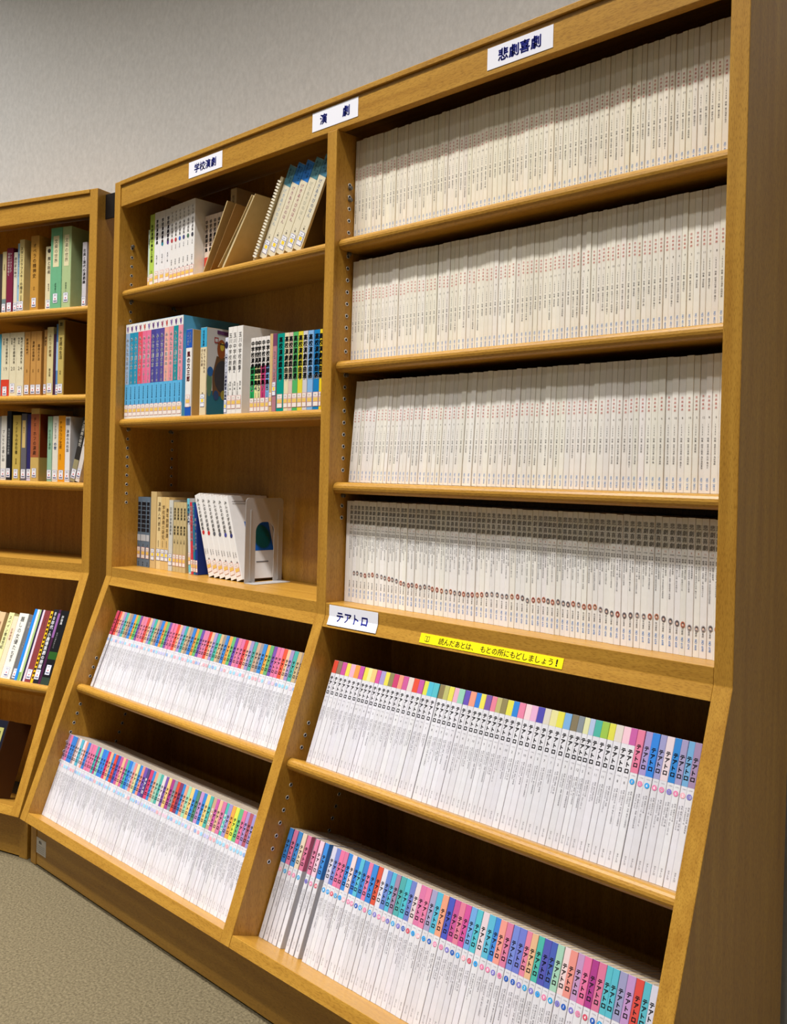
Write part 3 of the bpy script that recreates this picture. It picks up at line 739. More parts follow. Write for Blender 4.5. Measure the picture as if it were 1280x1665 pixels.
# comb-bound booklet
cb = book(M_MAIN, L(0.6262), L(0.036), Z1, 0.012, L(0.214), 0.145, (206, 190, 150), 'comb-bound cream booklet leaning between the tan booklet and the blue-topped books', G1, name='booklet', lean=0.50, texts=[('劇集', 0.6, 0.006, BLACK)], sticker=('blue', 0.12), cat='booklet')
v, f = [], []
for k_ in range(26):
    a, b_ = box_data(-0.0068, 0.0055, -0.0035, 0.004, 0.008 + k_ * 0.0072, 0.0115 + k_ * 0.0072); o0 = len(v); v += a; f += [tuple(q + o0 for q in t_) for t_ in b_]
o = obj('comb_binding', mesh('comb_binding', v, f, [flat((226, 218, 196), 0.4)]), cb); o['kind'] = 'stuff'
tops = [('teal', (82, 136, 150), (150, 172, 190)), ('bright blue', (40, 120, 196), (170, 120, 130)), ('bright blue', (36, 116, 200), (170, 104, 116)), ('dull teal', (84, 136, 146), (186, 184, 164)), ('teal', (70, 120, 140), (120, 134, 160))]
for k_ in range(5):
    x1_ = L(0.6668 + 0.0326 * k_); w_ = L(0.0278)
    pb = book(M_MAIN, x1_ - w_ / 2, L(0.040), Z1, w_, L(0.2325 - 0.001 * k_), 0.150, (222, 212, 184), 'leaning cream book with %s top and scrawled title, %s from the comb-bound booklet' % (tops[k_][0], ordinal(k_ + 1)), G1, lean=0.500,
         bands=[(0.79, 0.998, tops[k_][1], 0.01)], texts=[('つくって', 0.97, 0.0078, (28, 52, 84), 0.18), ('あそぶ', 0.97, 0.0078, (28, 52, 84), -0.18), ('げきあそびのほん', 0.76, 0.0105, tops[k_][2], 0, 0.004), ('一幕', 0.27, 0.0055, (70, 66, 60))], sticker=('blue', 0.125), gloss=True)
side_picture(pb, w_, 0.15, [([(0.006, 0.001), (0.149, 0.001), (0.149, L(0.228)), (0.006, L(0.228))], (74, 58, 34)), (oval(0.07, 0.1, 0.04, 0.06), (104, 84, 40))])

G2 = 'books on the middle shelf of the school drama bay'
def adj(x): return x + 0.01745 * (2.4932 - x)
def b2(x0, x1, h, d, c, label, y=0.026, **k):
    x, w_ = xs(adj(x0), adj(x1)); return book(M_MAIN, x, L(y), Z2, w_, L(h * 0.983), d, c, label, G2, **k)
ser = [('pale blue', (150, 176, 206)), ('teal', (30, 136, 170)), ('teal', (30, 140, 172)), ('coral red', (216, 76, 92)), ('pink', (222, 106, 142)), ('pink', (222, 112, 146)), ('indigo', (70, 66, 140)), ('indigo', (74, 74, 152)), ('violet', (86, 70, 142)), ('peach', (228, 164, 150)), ('rose', (222, 142, 150)), ('green-teal', (10, 138, 148)), ('rose', (222, 140, 156))]
e0, e1 = adj(-0.0082) + 0.0005, adj(0.2955)
for k_, (cn, cl) in enumerate(ser):
    a_ = e0 + (e1 - e0) * k_ / 13; b_ = e0 + (e1 - e0) * (k_ + 1) / 13
    x_, w_ = xs(a_, b_)
    def paw(p, w, h, k=k_):
        c = [(120, 90, 150), (90, 40, 110), (90, 60, 130), (150, 60, 90), (190, 80, 70)][k % 5]
        p.disc(0, h * 0.945, 0.0042, 0.0048, c, 12); p.disc(-0.003, h * 0.965, 0.002, 0.0024, c, 8, -0.0005); p.disc(0.003, h * 0.968, 0.002, 0.0026, c, 8, -0.0005); p.disc(0.0005, h * 0.925, 0.0022, 0.003, c, 8, -0.0005)
    tb = book(M_MAIN, x_, L(0.026), Z2, w_, L(0.2740), 0.174, (92, 176, 222), 'tall play book with %s title panel and sky blue foot, %s from side panel' % (cn, ordinal(k_ + 1)), G2, gloss=True,
              bands=[(0.905, 0.998, (226, 224, 220), 0.0), (0.36, 0.905, cl, 0.0), (0.0, 0.135, (226, 222, 214), 0.0)],
              texts=[('みんなの劇の本', 0.855, 0.0120, (246, 244, 244), 0, 0.045), ('小学３年', 0.50, 0.0085, (244, 240, 240), 0, 0.03), ('日本児童演劇', 0.335, 0.0055, (24, 60, 120)), ('連盟編', 0.19, 0.0045, (24, 60, 120))], marks=paw, sticker=('red', 0.085))
kz = b2(0.3116, 0.3401, 0.2360, 0.150, (230, 226, 222), 'white book with royal blue ends and maroon title next to the tall blue set', bands=[(0.785, 0.998, (28, 84, 178)), (0.0, 0.105, (28, 84, 178))],
        texts=[('宮沢賢治', 0.97, 0.0066, (236, 236, 240), 0.2), ('名作の劇場', 0.97, 0.0066, (236, 236, 240), -0.15), ('風の又三郎', 0.745, 0.0148, (134, 34, 50), 0, 0.035)], sticker=('red', 0.17))
side_picture(kz, kz.dimensions.x, 0.15, [([(0.004, 0.001), (0.149, 0.001), (0.149, L(0.231)), (0.004, L(0.231))], (186, 152, 92))], 'tan_cover')
nb_ = b2(0.3808, 0.4094, 0.2343, 0.152, (222, 204, 166), 'cream book with sky blue top whose illustrated cover shows beside its spine', bands=[(0.775, 0.998, (56, 160, 200))],
         texts=[('名作', 0.97, 0.008, (20, 60, 90)), ('児童劇', 0.90, 0.008, (20, 60, 90)), ('何にでもなれる', 0.755, 0.0082, (150, 110, 100), 0.2), ('子どもの劇', 0.755, 0.0082, (150, 110, 100), -0.22), ('晩成書房', 0.26, 0.0048, BLACK)], sticker=('blue', 0.165))
hh_ = L(0.2343) * 0.983
side_picture(nb_, nb_.dimensions.x, 0.152, [([(0.003, 0.001), (0.151, 0.001), (0.151, hh_ - 0.001), (0.003, hh_ - 0.001)], (204, 200, 194)), ([(0.003, 0.001), (0.151, 0.001), (0.151, 0.050), (0.003, 0.062)], (40, 104, 124)),
    (oval(0.010, 0.082, 0.008, 0.036), (96, 128, 96)), (oval(0.012, 0.108, 0.009, 0.012), (44, 98, 160)), ([(0.020, 0.050), (0.070, 0.048), (0.078, 0.11), (0.072, 0.145), (0.030, 0.148), (0.018, 0.1)], (104, 74, 46)),
    (oval(0.048, 0.098, 0.024, 0.040), (62, 58, 58)), (oval(0.044, 0.166, 0.013, 0.024), (146, 78, 38)), (oval(0.046, 0.172, 0.006, 0.010), (204, 178, 62)), (oval(0.030, 0.050, 0.008, 0.012), (48, 70, 110)), (oval(0.052, 0.052, 0.008, 0.012), (150, 140, 60)),
    ([(0.030, 0.203), (0.075, 0.200), (0.075, 0.210), (0.030, 0.212)], (96, 58, 96)), ([(0.022, 0.180), (0.034, 0.180), (0.034, 0.194), (0.022, 0.194)], (160, 56, 52)), ([(0.024, 0.183), (0.032, 0.183), (0.032, 0.191), (0.024, 0.191)], (204, 200, 194)), ([(0.038, 0.178), (0.060, 0.176), (0.060, 0.1785), (0.038, 0.1805)], (40, 38, 44))])
b2(0.4923, 0.5052, 0.1984, 0.128, (206, 208, 222), 'thin pale book with a column of navy writing before the three white volumes', texts=[('入門シリーズ演劇教育の実際', 0.80, 0.0086, (40, 46, 110), 0, 0.02)], marks=lambda p, w, h: p.disc(0, h * 0.9, 0.006, 0.009, (26, 26, 60), 12), sticker=('blue', 0.10))
for k_, (a_, b_) in enumerate(((0.5058, 0.5245), (0.5247, 0.5432), (0.5440, 0.5682))):
    b2(a_, b_, 0.2240, 0.150, (230, 226, 220), 'white volume with slender black title and numeral %s, beside the pale navy-lettered book' % ('one', 'two', 'three')[k_], texts=[('玉川中学校劇集', 0.93, 0.0124, (44, 42, 44), 0.04, 0.006), ('123'[k_], 0.515, 0.010, (110, 120, 160)), ('岡田 陽', 0.37, 0.0055, (60, 60, 60), 0.2), ('玉川大学出版', 0.35, 0.0046, (80, 80, 80), -0.25)], sticker=('red', 0.13), gloss=True)
mid = [('green', (30, 160, 84), '2', 0.6023, 0.6198), ('pale yellow', (232, 222, 156), '4', 0.6199, 0.6323), ('pale olive', (210, 206, 150), '5', 0.6324, 0.6447), ('magenta', (190, 58, 110), '7', 0.6448, 0.6644), ('sky blue', (120, 170, 214), '8', 0.6645, 0.6789)]
for cn, cl, nu, a_, b_ in mid:
    b2(a_, b_, 0.1876, 0.128, (228, 222, 216), 'paperback with bold black title, white above and %s below, numeral %s' % (cn, {'2': 'two', '4': 'four', '5': 'five', '7': 'seven', '8': 'eight'}[nu]), bands=[(0.14, 0.615, cl)], texts=[('中学校演劇脚本集', 0.955, 0.0124, (22, 20, 22), 0, 0.04), (nu, 0.37, 0.017, (240, 240, 236), 0, 0.02), ('日本演劇教育', 0.26, 0.0035, BLACK)], sticker=('red', 0.085))
b2(0.6791, 0.6905, 0.1917, 0.128, (206, 172, 116), 'thin plain tan book between the middle-school and high-school play sets', sticker=('red', 0.16))
b2(0.6907, 0.7060, 0.1911, 0.128, (176, 120, 130), 'mottled rose book with pale vertical title next to the green high-school volume', texts=[('たのしい劇あそび', 0.78, 0.0095, (226, 206, 210), 0, 0.012)], bands=[(0.84, 0.998, (116, 64, 96))], sticker=('blue', 0.29))
hi = [('emerald green', (0, 146, 132), 'Ⅰ', 0.7079, 0.7353), ('cream', (226, 214, 176), 'Ⅱ', 0.7354, 0.7522), ('greyish salmon', (216, 190, 176), 'Ⅲ', 0.7523, 0.7672), ('grass green', (84, 176, 100), 'Ⅳ', 0.7673, 0.7866), ('yellow', (222, 206, 60), 'Ⅴ', 0.7867, 0.8046), ('pale grey', (206, 202, 204), 'Ⅵ', 0.8047, 0.8213), ('light blue', (132, 178, 224), 'Ⅶ', 0.8225, 0.8423), ('strong blue', (24, 124, 186), 'Ⅷ', 0.8439, 0.8640), ('bright yellow', (236, 206, 40), 'Ⅸ', 0.8642, 0.8730)]
for k_, (cn, cl, nu, a_, b_) in enumerate(hi):
    b2(a_, b_, 0.1892 - 0.0004 * k_, 0.128, cl, '%s high-school play anthology with heavy black title, %s of that set' % (cn, ordinal(k_ + 1)), texts=[('高校演劇戯曲選', 0.955, 0.0132, (18, 26, 34), 0, 0.035), (nu, 0.45, 0.013, (230, 230, 226), 0, 0.03)], sticker=('red', 0.13), gloss=True)

G3 = 'books on the ledge of the school drama bay'
def b3(x0, x1, h, c, label, y=0.081, d=0.120, **k):
    if x1 < 0.302: x0, x1 = 0.0331 + (x0 - 0.0427) * 0.986, 0.0331 + (x1 - 0.0427) * 0.986
    x, w_ = xs(x0, x1); return book(M_MAIN, x, L(y), ZB, w_, L(h), d, c, label, G3, **k)
for k_, (a_, b_) in enumerate(((0.0427, 0.0612), (0.0613, 0.0915), (0.0916, 0.1099))):
    def blk(p, w, h):
        for q in range(7): p.rect(-w * 0.40, w * 0.40, h * (0.50 + 0.063 * q), h * (0.55 + 0.063 * q), (30, 30, 38))
        p.rect(-w * 0.46, w * 0.46, h * 0.37, h * 0.46, (190, 192, 196))
    b3(a_, b_, 0.2050, (98, 116, 134), 'slate blue book with stacked black title blocks, %s of three on the ledge' % ordinal(k_ + 1), marks=blk, texts=[('現代戯曲全集', 0.94, 0.0102, (150, 160, 172), 0, 0.0), ('白', 0.33, 0.008, (230, 230, 230)), ('水社', 0.075, 0.006, (20, 22, 30))], sticker=('red', 0.20))
b3(0.1132, 0.1445, 0.2224, (206, 178, 124), 'tallest tan book on the ledge beside the slate blue ones', sticker=('blue', 0.18), hard=True)
for k_, (a_, b_) in enumerate(((0.1479, 0.1705), (0.1706, 0.1929), (0.1930, 0.2120))):
    b3(a_, b_, 0.2082, (216, 184, 122) if k_ else (224, 200, 146), 'tan cloth book with dark brown title, %s after the tallest tan one' % ordinal(k_ + 1), texts=[(['演劇入門読本', '学校演劇の研究', '青年劇脚本選'][k_], 0.93 - 0.04 * k_, 0.0128, (76, 56, 36), 0.1, 0.006), ('未来社刊', 0.40, 0.0046, (90, 70, 50))], sticker=('blue', 0.20))
b3(0.2121, 0.2324, 0.2010, (204, 204, 196), 'greyish white book in clear jacket between the tan books on the ledge', texts=[('日本の学校劇脚本', 0.90, 0.009, (150, 150, 150))], sticker=('blue', 0.16))
for k_ in range(4):
    b3(0.2357 + 0.0164 * k_, 0.2518 + 0.0164 * k_, 0.1962, (196, 176, 128), 'slim khaki volume in the uniform set of four on the ledge, number %s' % ('one', 'two', 'three', 'four')[k_], texts=[('高校演劇', 0.92, 0.0078, (60, 52, 40), 0, 0.02), ('脚本選', 0.66, 0.0078, (60, 52, 40), 0, 0.02), ('上巻', 0.47, 0.0062, (80, 70, 54)), ('編', 0.24, 0.0045, (80, 70, 54))], sticker=('red', 0.165))
b3(0.3046, 0.3166, 0.2090, (206, 212, 218), 'pale blue and white book tipping against the khaki set', lean=-0.075, bands=[(0.80, 0.998, (110, 190, 206)), (0.02, 0.14, (110, 190, 206))], texts=[('大道芸入門', 0.93, 0.0105, (30, 80, 160), 0, 0.02)], sticker=('red', 0.20))
b3(0.3169, 0.3282, 0.1985, (206, 52, 66), 'red book with white title between the pale blue and teal ones', lean=-0.075, texts=[('演劇部のための脚本集', 0.95, 0.0088, (244, 226, 226), 0, 0.02)], sticker=('red', 0.12))
b3(0.3285, 0.3385, 0.1992, (22, 116, 146), 'teal book with white title beside the navy one', lean=-0.075, texts=[('中学生のための', 0.96, 0.0075, (226, 236, 240), 0, 0.015), ('脚本', 0.40, 0.0085, (226, 236, 240), 0, 0.02)], sticker=('red', 0.12))
b3(0.3388, 0.3500, 0.1950, (30, 54, 132), 'navy book with white title next to the leaning white set', lean=-0.075, gloss=True, texts=[('劇・脚本・演出の基礎', 0.80, 0.0085, (230, 234, 244), -0.1, 0.02)], sticker=('red', 0.12))
nm = ['red', 'red', 'grey', 'grey', 'blue', 'blue']; cs = [(196, 40, 40), (196, 40, 40), (90, 90, 96), (96, 96, 110), (70, 74, 150), (50, 54, 110)]
for k_ in range(6):
    w_ = L(0.0232); xl_ = L(0.4040 + 0.0252 * k_)
    wb = book(M_MAIN, xl_ + w_ / 2, L(0.079), ZB, w_, L(0.2305 - 0.0006 * k_), 0.124, (234, 231, 228), 'leaning white book with %s ball on its spine, %s from the navy book' % (nm[k_], ordinal(k_ + 1)), G3, lean=-0.335, gloss=True,
              texts=[('みんなの学校劇集', 0.95, 0.0102, (52, 46, 46), 0, 0.015), ('少年社', 0.33, 0.0045, (70, 66, 66), 0.18), ('編', 0.22, 0.0055, (70, 66, 66), 0.18), ('児童演劇', 0.34, 0.0036, (90, 86, 86), -0.25)], marks=ball(cs[k_], 0.53), sticker=('red', 0.125))
side_picture(wb, w_, 0.124, [([(0.038, 0.070), (0.114, 0.070), (0.114, 0.146), (0.038, 0.146)], (24, 92, 178)), (oval(0.084, 0.106, 0.029, 0.033), (20, 78, 140)), (oval(0.084, 0.106, 0.026, 0.030), (10, 84, 84)), ([(0.052, 0.040), (0.09, 0.040), (0.09, 0.043), (0.052, 0.043)], (110, 108, 110)),
    ([(0.012, L(0.2275) - 0.016), (0.12, L(0.2275) - 0.016), (0.12, L(0.2275) - 0.0145), (0.012, L(0.2275) - 0.0145)], (150, 146, 142)), ([(0.012, L(0.2275) - 0.022), (0.12, L(0.2275) - 0.022), (0.12, L(0.2275) - 0.0205), (0.012, L(0.2275) - 0.0205)], (160, 156, 152))])

# ---- grey steel bookend
be = tag(empty('bookend', Matrix.Translation((L(0.5715), L(0.0705), ZB + 0.0002))), 'grey enamelled steel bookend with arched opening holding up the leaning white books', 'bookend')
bw, bh, rr, th_ = L(0.1225), L(0.2195), 0.010, 0.0012
def arc(cy, cz, r_, a0, a1, n=8): return [(cy + r_ * math.cos(math.radians(a0 + (a1 - a0) * q / n)), cz + r_ * math.sin(math.radians(a0 + (a1 - a0) * q / n))) for q in range(n + 1)]
c0, c1, ct = bw * 0.27, bw * 0.76, bh * 0.715; cr = (c1 - c0) * 0.42
out = [(0, 0.0), (0, bh - rr)] + arc(rr, bh - rr, rr, 180, 90)[1:] + arc(bw - rr, bh - rr, rr, 90, 0) + [(bw, 0.0), (c1, 0.0)]
inn = [(c1, ct - cr)] + arc(c1 - cr, ct - cr, cr, 0, 90)[1:] + arc(c0 + cr, ct - cr, cr, 90, 180) + [(c0, 0.0)]
def plate_uprights():
    """left stile, right stile and head of the plate as one skin with the arch left open"""
    poly = out + inn; n = len(poly)
    import bmesh
    bm = bmesh.new(); vs = [bm.verts.new((0, y, z)) for y, z in poly]; fc = bm.faces.new(vs)
    r_ = bmesh.ops.extrude_face_region(bm, geom=[fc]); bmesh.ops.translate(bm, vec=(th_, 0, 0), verts=[q for q in r_['geom'] if isinstance(q, bmesh.types.BMVert)])
    bmesh.ops.triangulate(bm, faces=[q for q in bm.faces if len(q.verts) > 4]); bmesh.ops.recalc_face_normals(bm, faces=bm.faces)
    me = bpy.data.meshes.new('plate'); bm.to_mesh(me); bm.free(); me.materials.append(ENAMEL); return me
obj('plate', plate_uprights(), be)
fl = [(0, 0), (L(0.0455) - 0.012, 0.0)] + arc(L(0.0455) - 0.012, 0.012, 0.012, 270, 360)[1:] + arc(L(0.0455) - 0.012, bw - 0.012, 0.012, 0, 90) + [(0, bw)]
n_ = len(fl); me = mesh('foot_plate', [(x, y, 0) for x, y in fl] + [(x, y, th_) for x, y in fl], [tuple(range(n_ - 1, -1, -1)), tuple(range(n_, 2 * n_))] + [(q, (q + 1) % n_, (q + 1) % n_ + n_, q + n_) for q in range(n_)], [ENAMEL]); fix_normals(me); obj('foot_plate', me, be)
for yy in (bw * 0.14, bw * 0.885):
    me = mesh('stiffening_rib', *box_data(th_ - 0.0002, th_ + 0.0014, yy - 0.0022, yy + 0.0022, 0.004, bh * 0.86), [ENAMEL]); bevel(me, 0.0007); obj('stiffening_rib', me, be)

# ---- mixed hardbacks, narrower case
def bl(shelf_z, x0, x1, h, c, label, group, y=0.05, d=0.132, **k):
    x, w_ = xs(x0, x1); return book(M_LEFT, x, L(y), ZZ(shelf_z), w_, L(h), d, c, label, group, **k)
GA, GB, GC, GD = ['books on the %s shelf of the narrower case' % q for q in ('top', 'second', 'third', 'sloped')]
A = 1.6900
WT = (236, 232, 228)
bl(A, -0.4700, -0.4568, 0.1960, (60, 50, 46), 'dark thin book at the frame edge of the top shelf', GA)
bl(A, -0.4564, -0.4382, 0.2020, (206, 190, 140), 'narrow cream book left of the crimson one on the top shelf', GA, bands=[(0.0, 0.24, (110, 128, 130))], texts=[('演劇論', 0.8, 0.006, (130, 110, 70))], sticker=('white', 0.09))
bl(A, -0.4366, -0.4085, 0.2120, (118, 24, 56), 'crimson book with white two-column title on the top shelf', GA, texts=[('シェイクスピア', 0.93, 0.0085, WT, 0.18), ('喜劇の世界を歩く', 0.93, 0.0085, WT, -0.18)], sticker=('white', 0.10))
bl(A, -0.4043, -0.3876, 0.1960, (214, 208, 190), 'narrow ivory book between crimson and pale blue on the top shelf', GA, texts=[('劇作家の時代', 0.92, 0.0102, (90, 84, 76))], sticker=('white', 0.09))
bl(A, -0.3873, -0.3752, 0.2230, (142, 180, 206), 'thin pale blue book on the top shelf', GA, texts=[('演技と演出のレッスン', 0.85, 0.0066, (40, 90, 150)), ('鴻上', 0.40, 0.005, (30, 50, 80))], sticker=('white', 0.10))
bl(A, -0.3748, -0.3533, 0.2330, (212, 194, 132), 'straw coloured book with long black title on the top shelf', GA, y=0.046, texts=[('スタニスラフスキーの稽古', 0.90, 0.0112, (36, 34, 32), 0, 0.012), ('山本著', 0.24, 0.006, BLACK)], sticker=('white', 0.09))
bl(A, -0.3510, -0.3260, 0.2180, (150, 140, 110), 'drab grey-brown book beside the straw coloured one', GA, y=0.075, d=0.12)
bl(A, -0.3229, -0.2863, 0.2390, (190, 140, 56), 'ochre book with dark title on the top shelf', GA, y=0.044, hard=True, texts=[('オペラの精神史', 0.90, 0.0142, (92, 56, 20), 0, 0.01), ('永竹', 0.33, 0.006, (110, 64, 20))], sticker=('white', 0.115))
bl(A, -0.2626, -0.2329, 0.2020, (216, 204, 166), 'cream book with round emblem between ochre and green on the top shelf', GA, texts=[('舞と能楽', 0.84, 0.0125, (54, 48, 40), 0, 0.006), ('観世寿夫', 0.42, 0.0055, (90, 84, 70))], marks=lambda p, w, h: p.disc(0, h * 0.93, 0.0062, 0.0062, (60, 54, 46), 14), sticker=('white', 0.085))
for k_, (a_, b_) in enumerate(((-0.2314, -0.1834), (-0.1820, -0.1439))):
    bl(A, a_, b_, 0.2540, (106, 172, 130) if k_ == 0 else (168, 188, 136), ('green boxed volume with cream title panel on the top shelf', 'paler sage green boxed volume beside the green one')[k_], GA, y=0.040, hard=True,
       marks=lambda p, w, h: p.rect(-w * 0.26, w * 0.26, h * 0.52, h * 0.90, (218, 208, 166), -0.0002), texts=[('文楽の世界', 0.86, 0.0135, (60, 56, 44), 0, 0.004), ('武智鉄二', 0.32, 0.0065, (50, 90, 66))], sticker=('white', 0.135))
bl(A, -0.1048, -0.0869, 0.2010, (196, 192, 198), 'thin greyish white book standing apart near the side panel', GA, y=0.048, texts=[('古典と現代の演劇論', 0.90, 0.0108, (66, 62, 66), 0, 0.02)], sticker=('white', 0.085))
A = 1.4210
bl(A, -0.4700, -0.4528, 0.2040, (70, 160, 190), 'turquoise book at the frame edge of the second shelf', GB)
for k_, (a_, b_, nu) in enumerate(((-0.4524, -0.4150, '19'), (-0.4143, -0.3834, '20'), (-0.3832, -0.3497, '24'))):
    bl(A, a_, b_, 0.2060, (218, 208, 176), ('cream drama volume numbered nineteen with red foot band', 'cream drama volume numbered twenty', 'cream drama volume numbered twenty-four')[k_], GB, bands=[(0.0, 0.27, (206, 62, 40))] if k_ == 0 else [],
       texts=[('現代日本戯曲大系', 0.92, 0.0095, (60, 58, 50), 0.18, 0.012), ('作品集', 0.92, 0.0066, (90, 86, 76), -0.2)], marks=lambda p, w, h, n=nu: p.across(n, -0.011, h * 0.44, 0.0135, (120, 112, 96), 0.0, 0.72), sticker=('white', 0.085 + 0.05 * (k_ == 1)))
for k_, (a_, b_) in enumerate(((-0.3476, -0.3218), (-0.3196, -0.2947), (-0.2941, -0.2726))):
    bl(A, a_, b_, 0.2060, (190, 140, 72), 'caramel brown book, %s of the matching three on the second shelf' % ordinal(k_ + 1), GB, texts=[(['新劇の時代', '演劇の思想史', '戯曲の方法'][k_], 0.90 - 0.05 * k_, 0.0095, (84, 54, 22)), ('岩波', 0.42, 0.005, (110, 70, 30))], sticker=('white', 0.105))
bl(A, -0.2715, -0.2620, 0.2060, (84, 42, 18), 'thin dark brown book in the gap after the caramel three', GB, y=0.06, d=0.12)
bl(A, -0.2610, -0.2483, 0.2080, (186, 140, 76), 'thin caramel book before the pale narrow volume', GB, texts=[('演劇史', 0.9, 0.009, (70, 40, 16))], sticker=('white', 0.105))
bl(A, -0.2481, -0.2210, 0.2160, (212, 196, 142), 'pale straw book with brown title beyond the caramel ones', GB, texts=[('ふたつの劇場', 0.90, 0.0108, (130, 90, 40)), ('渡辺保', 0.40, 0.008, (70, 62, 46))], sticker=('white', 0.115))
bl(A, -0.2201, -0.2094, 0.1930, (64, 30, 56), 'thin plum book on the second shelf', GB)
bl(A, -0.2086, -0.1950, 0.2240, (80, 124, 178), 'thin blue and white book beside the plum one', GB, bands=[(0.35, 0.75, (150, 180, 214))], sticker=('white', 0.09))
tb = bl(A, -0.1947, -0.1702, 0.2350, (190, 168, 92), 'olive gold book with bold title, its dark cover facing the side panel', GB, y=0.044, hard=True, bands=[(0.80, 0.998, (150, 132, 70))], texts=[('旅', 0.97, 0.012, (40, 38, 20), 0, 0.02), ('芝居の生活', 0.77, 0.0125, (50, 44, 24), 0, 0.012), ('村松', 0.33, 0.006, (70, 60, 30))], sticker=('white', 0.09))
side_picture(tb, tb.dimensions.x, 0.132, [([(0.004, 0.001), (0.131, 0.001), (0.131, L(0.234)), (0.004, L(0.234))], (110, 80, 24))], 'dark_cover')
A = 1.1520
bl(A, -0.4700, -0.4455, 0.2060, (150, 150, 150), 'grey book at the frame edge of the third shelf', GC)
bl(A, -0.4450, -0.4202, 0.2072, (222, 218, 208), 'white book with black handwritten title on the third shelf', GC, texts=[('ブレヒトの思い出', 0.78, 0.0115, (30, 28, 28), 0, 0.01)], sticker=('white', 0.10))
bl(A, -0.4185, -0.3990, 0.2227, (30, 32, 38), 'black book with thin white title on the third shelf', GC, texts=[('演出家の仕事の実際', 0.75, 0.0085, (190, 190, 186))], sticker=('white', 0.105))
bl(A, -0.3916, -0.3564, 0.2090, (190, 164, 78), 'mustard yellow book with dark title on the third shelf', GC, texts=[('フェドラの手引書', 0.90, 0.0118, (50, 40, 20), 0, 0.012), ('岩波書', 0.34, 0.006, (80, 60, 20))], sticker=('white', 0.10))
bl(A, -0.3531, -0.3292, 0.2136, (98, 94, 100), 'grey book with cream title slip on the third shelf', GC, marks=lambda p, w, h: p.rect(-w * 0.3, w * 0.3, h * 0.49, h * 0.90, (206, 176, 110), -0.0002), texts=[('能の心', 0.80, 0.006, (90, 60, 30))], sticker=('white', 0.10))
bl(A, -0.3267, -0.3070, 0.2116, (42, 36, 92), 'dark indigo book beside the terracotta one', GC, bands=[(0.0, 0.12, (200, 190, 210))], sticker=('white', 0.105))
tc_ = bl(A, -0.3065, -0.2701, 0.2292, (196, 164, 92), 'broad ochre book with terracotta upper half on the third shelf', GC, y=0.046, hard=True, bands=[(0.325, 0.925, (160, 88, 52))], texts=[('チェーホフの演劇', 0.88, 0.0135, (52, 30, 18), 0, 0.012)], sticker=('white', 0.11))
hq = L(0.2292)
side_picture(tc_, tc_.dimensions.x, 0.132, [([(0.004, 0.001), (0.131, 0.001), (0.131, hq * 0.325), (0.004, hq * 0.325)], (170, 146, 84)), ([(0.004, hq * 0.325), (0.131, hq * 0.325), (0.131, hq * 0.925), (0.004, hq * 0.925)], (118, 48, 20))], 'terracotta_cover')
bl(A, -0.2371, -0.2171, 0.2042, (140, 178, 150), 'pale green book on the third shelf', GC, texts=[('からだと演技', 0.80, 0.0095, (70, 110, 80))], sticker=('white', 0.105))
bl(A, -0.2153, -0.1908, 0.2047, (220, 214, 200), 'white book with blue title between green and orange', GC, texts=[('ペテルブルグ', 0.90, 0.0078, (90, 90, 110)), ('の夜', 0.60, 0.011, (60, 90, 150), 0, 0.02)], sticker=('white', 0.10))
bl(A, -0.1905, -0.1614, 0.2061, (226, 150, 24), 'bright orange book on the third shelf', GC, gloss=True, texts=[('チョウコフ芝居', 0.92, 0.0112, (120, 62, 12), -0.15), ('晶文社', 0.42, 0.0055, (120, 62, 12), -0.15)], sticker=('white', 0.105))
bl(A, -0.1612, -0.1401, 0.2030, (222, 220, 220), 'white book with grey crest near the slumped pair on the third shelf', GC, gloss=True, marks=lambda p, w, h: p.rect(-w * 0.36, w * 0.36, h * 0.87, h * 0.97, (120, 122, 130)), texts=[('演劇の共和国', 0.80, 0.0105, (90, 94, 104), 0, 0.01)], sticker=('white', 0.10))
xk, wk = L(-0.1290), L(0.0200)
book(M_LEFT, xk, L(0.05), ZZ(A), wk, L(0.205), 0.13, (44, 40, 36), 'black-jacketed book with pale title slumped against the side panel', GC, lean=0.25, bands=[(0.0, 0.34, (150, 140, 104))], texts=[('大正演劇の研究', 0.95, 0.0108, (226, 220, 206), 0, 0.02)], sticker=('white', 0.12))
book(M_LEFT, xk + L(0.0212), L(0.05), ZZ(A), L(0.0175), L(0.200), 0.13, (212, 204, 198), 'slim pale book slumped nearest the side panel on the third shelf', GC, lean=0.25, texts=[('近代劇', 0.7, 0.0085, (120, 110, 110))], sticker=('white', 0.13))

ML = M_LEFT @ slant(-0.338, 0.045)
def bs(x0, x1, h, c, label, **k):
    x, w_ = xs(x0, x1); return book(ML, x, k.pop('y', 0.0), 0.0, w_, L(h), k.pop('d', 0.14), c, label, GD, **k)
bs(-0.3900, -0.3630, 0.2000, (226, 208, 170), 'cream book at the frame edge of the sloped shelf', texts=[('劇場論', 0.8, 0.01, (150, 120, 90))])
bs(-0.3625, -0.3380, 0.1985, (214, 182, 140), 'tan paperback before the pale lime one on the sloped shelf', texts=[('西洋演劇', 0.85, 0.01, (170, 110, 80))])
bs(-0.3230, -0.3000, 0.2000, (222, 218, 158), 'pale lime book with black katakana title on the sloped shelf', texts=[('スペイン黄金世紀', 0.95, 0.0118, (40, 40, 40), 0, 0.01)])
bs(-0.2995, -0.2790, 0.1905, (230, 208, 176), 'peach paperback tucked beside the big white book on the sloped shelf', texts=[('民衆劇場', 0.8, 0.0085, (190, 150, 130))])
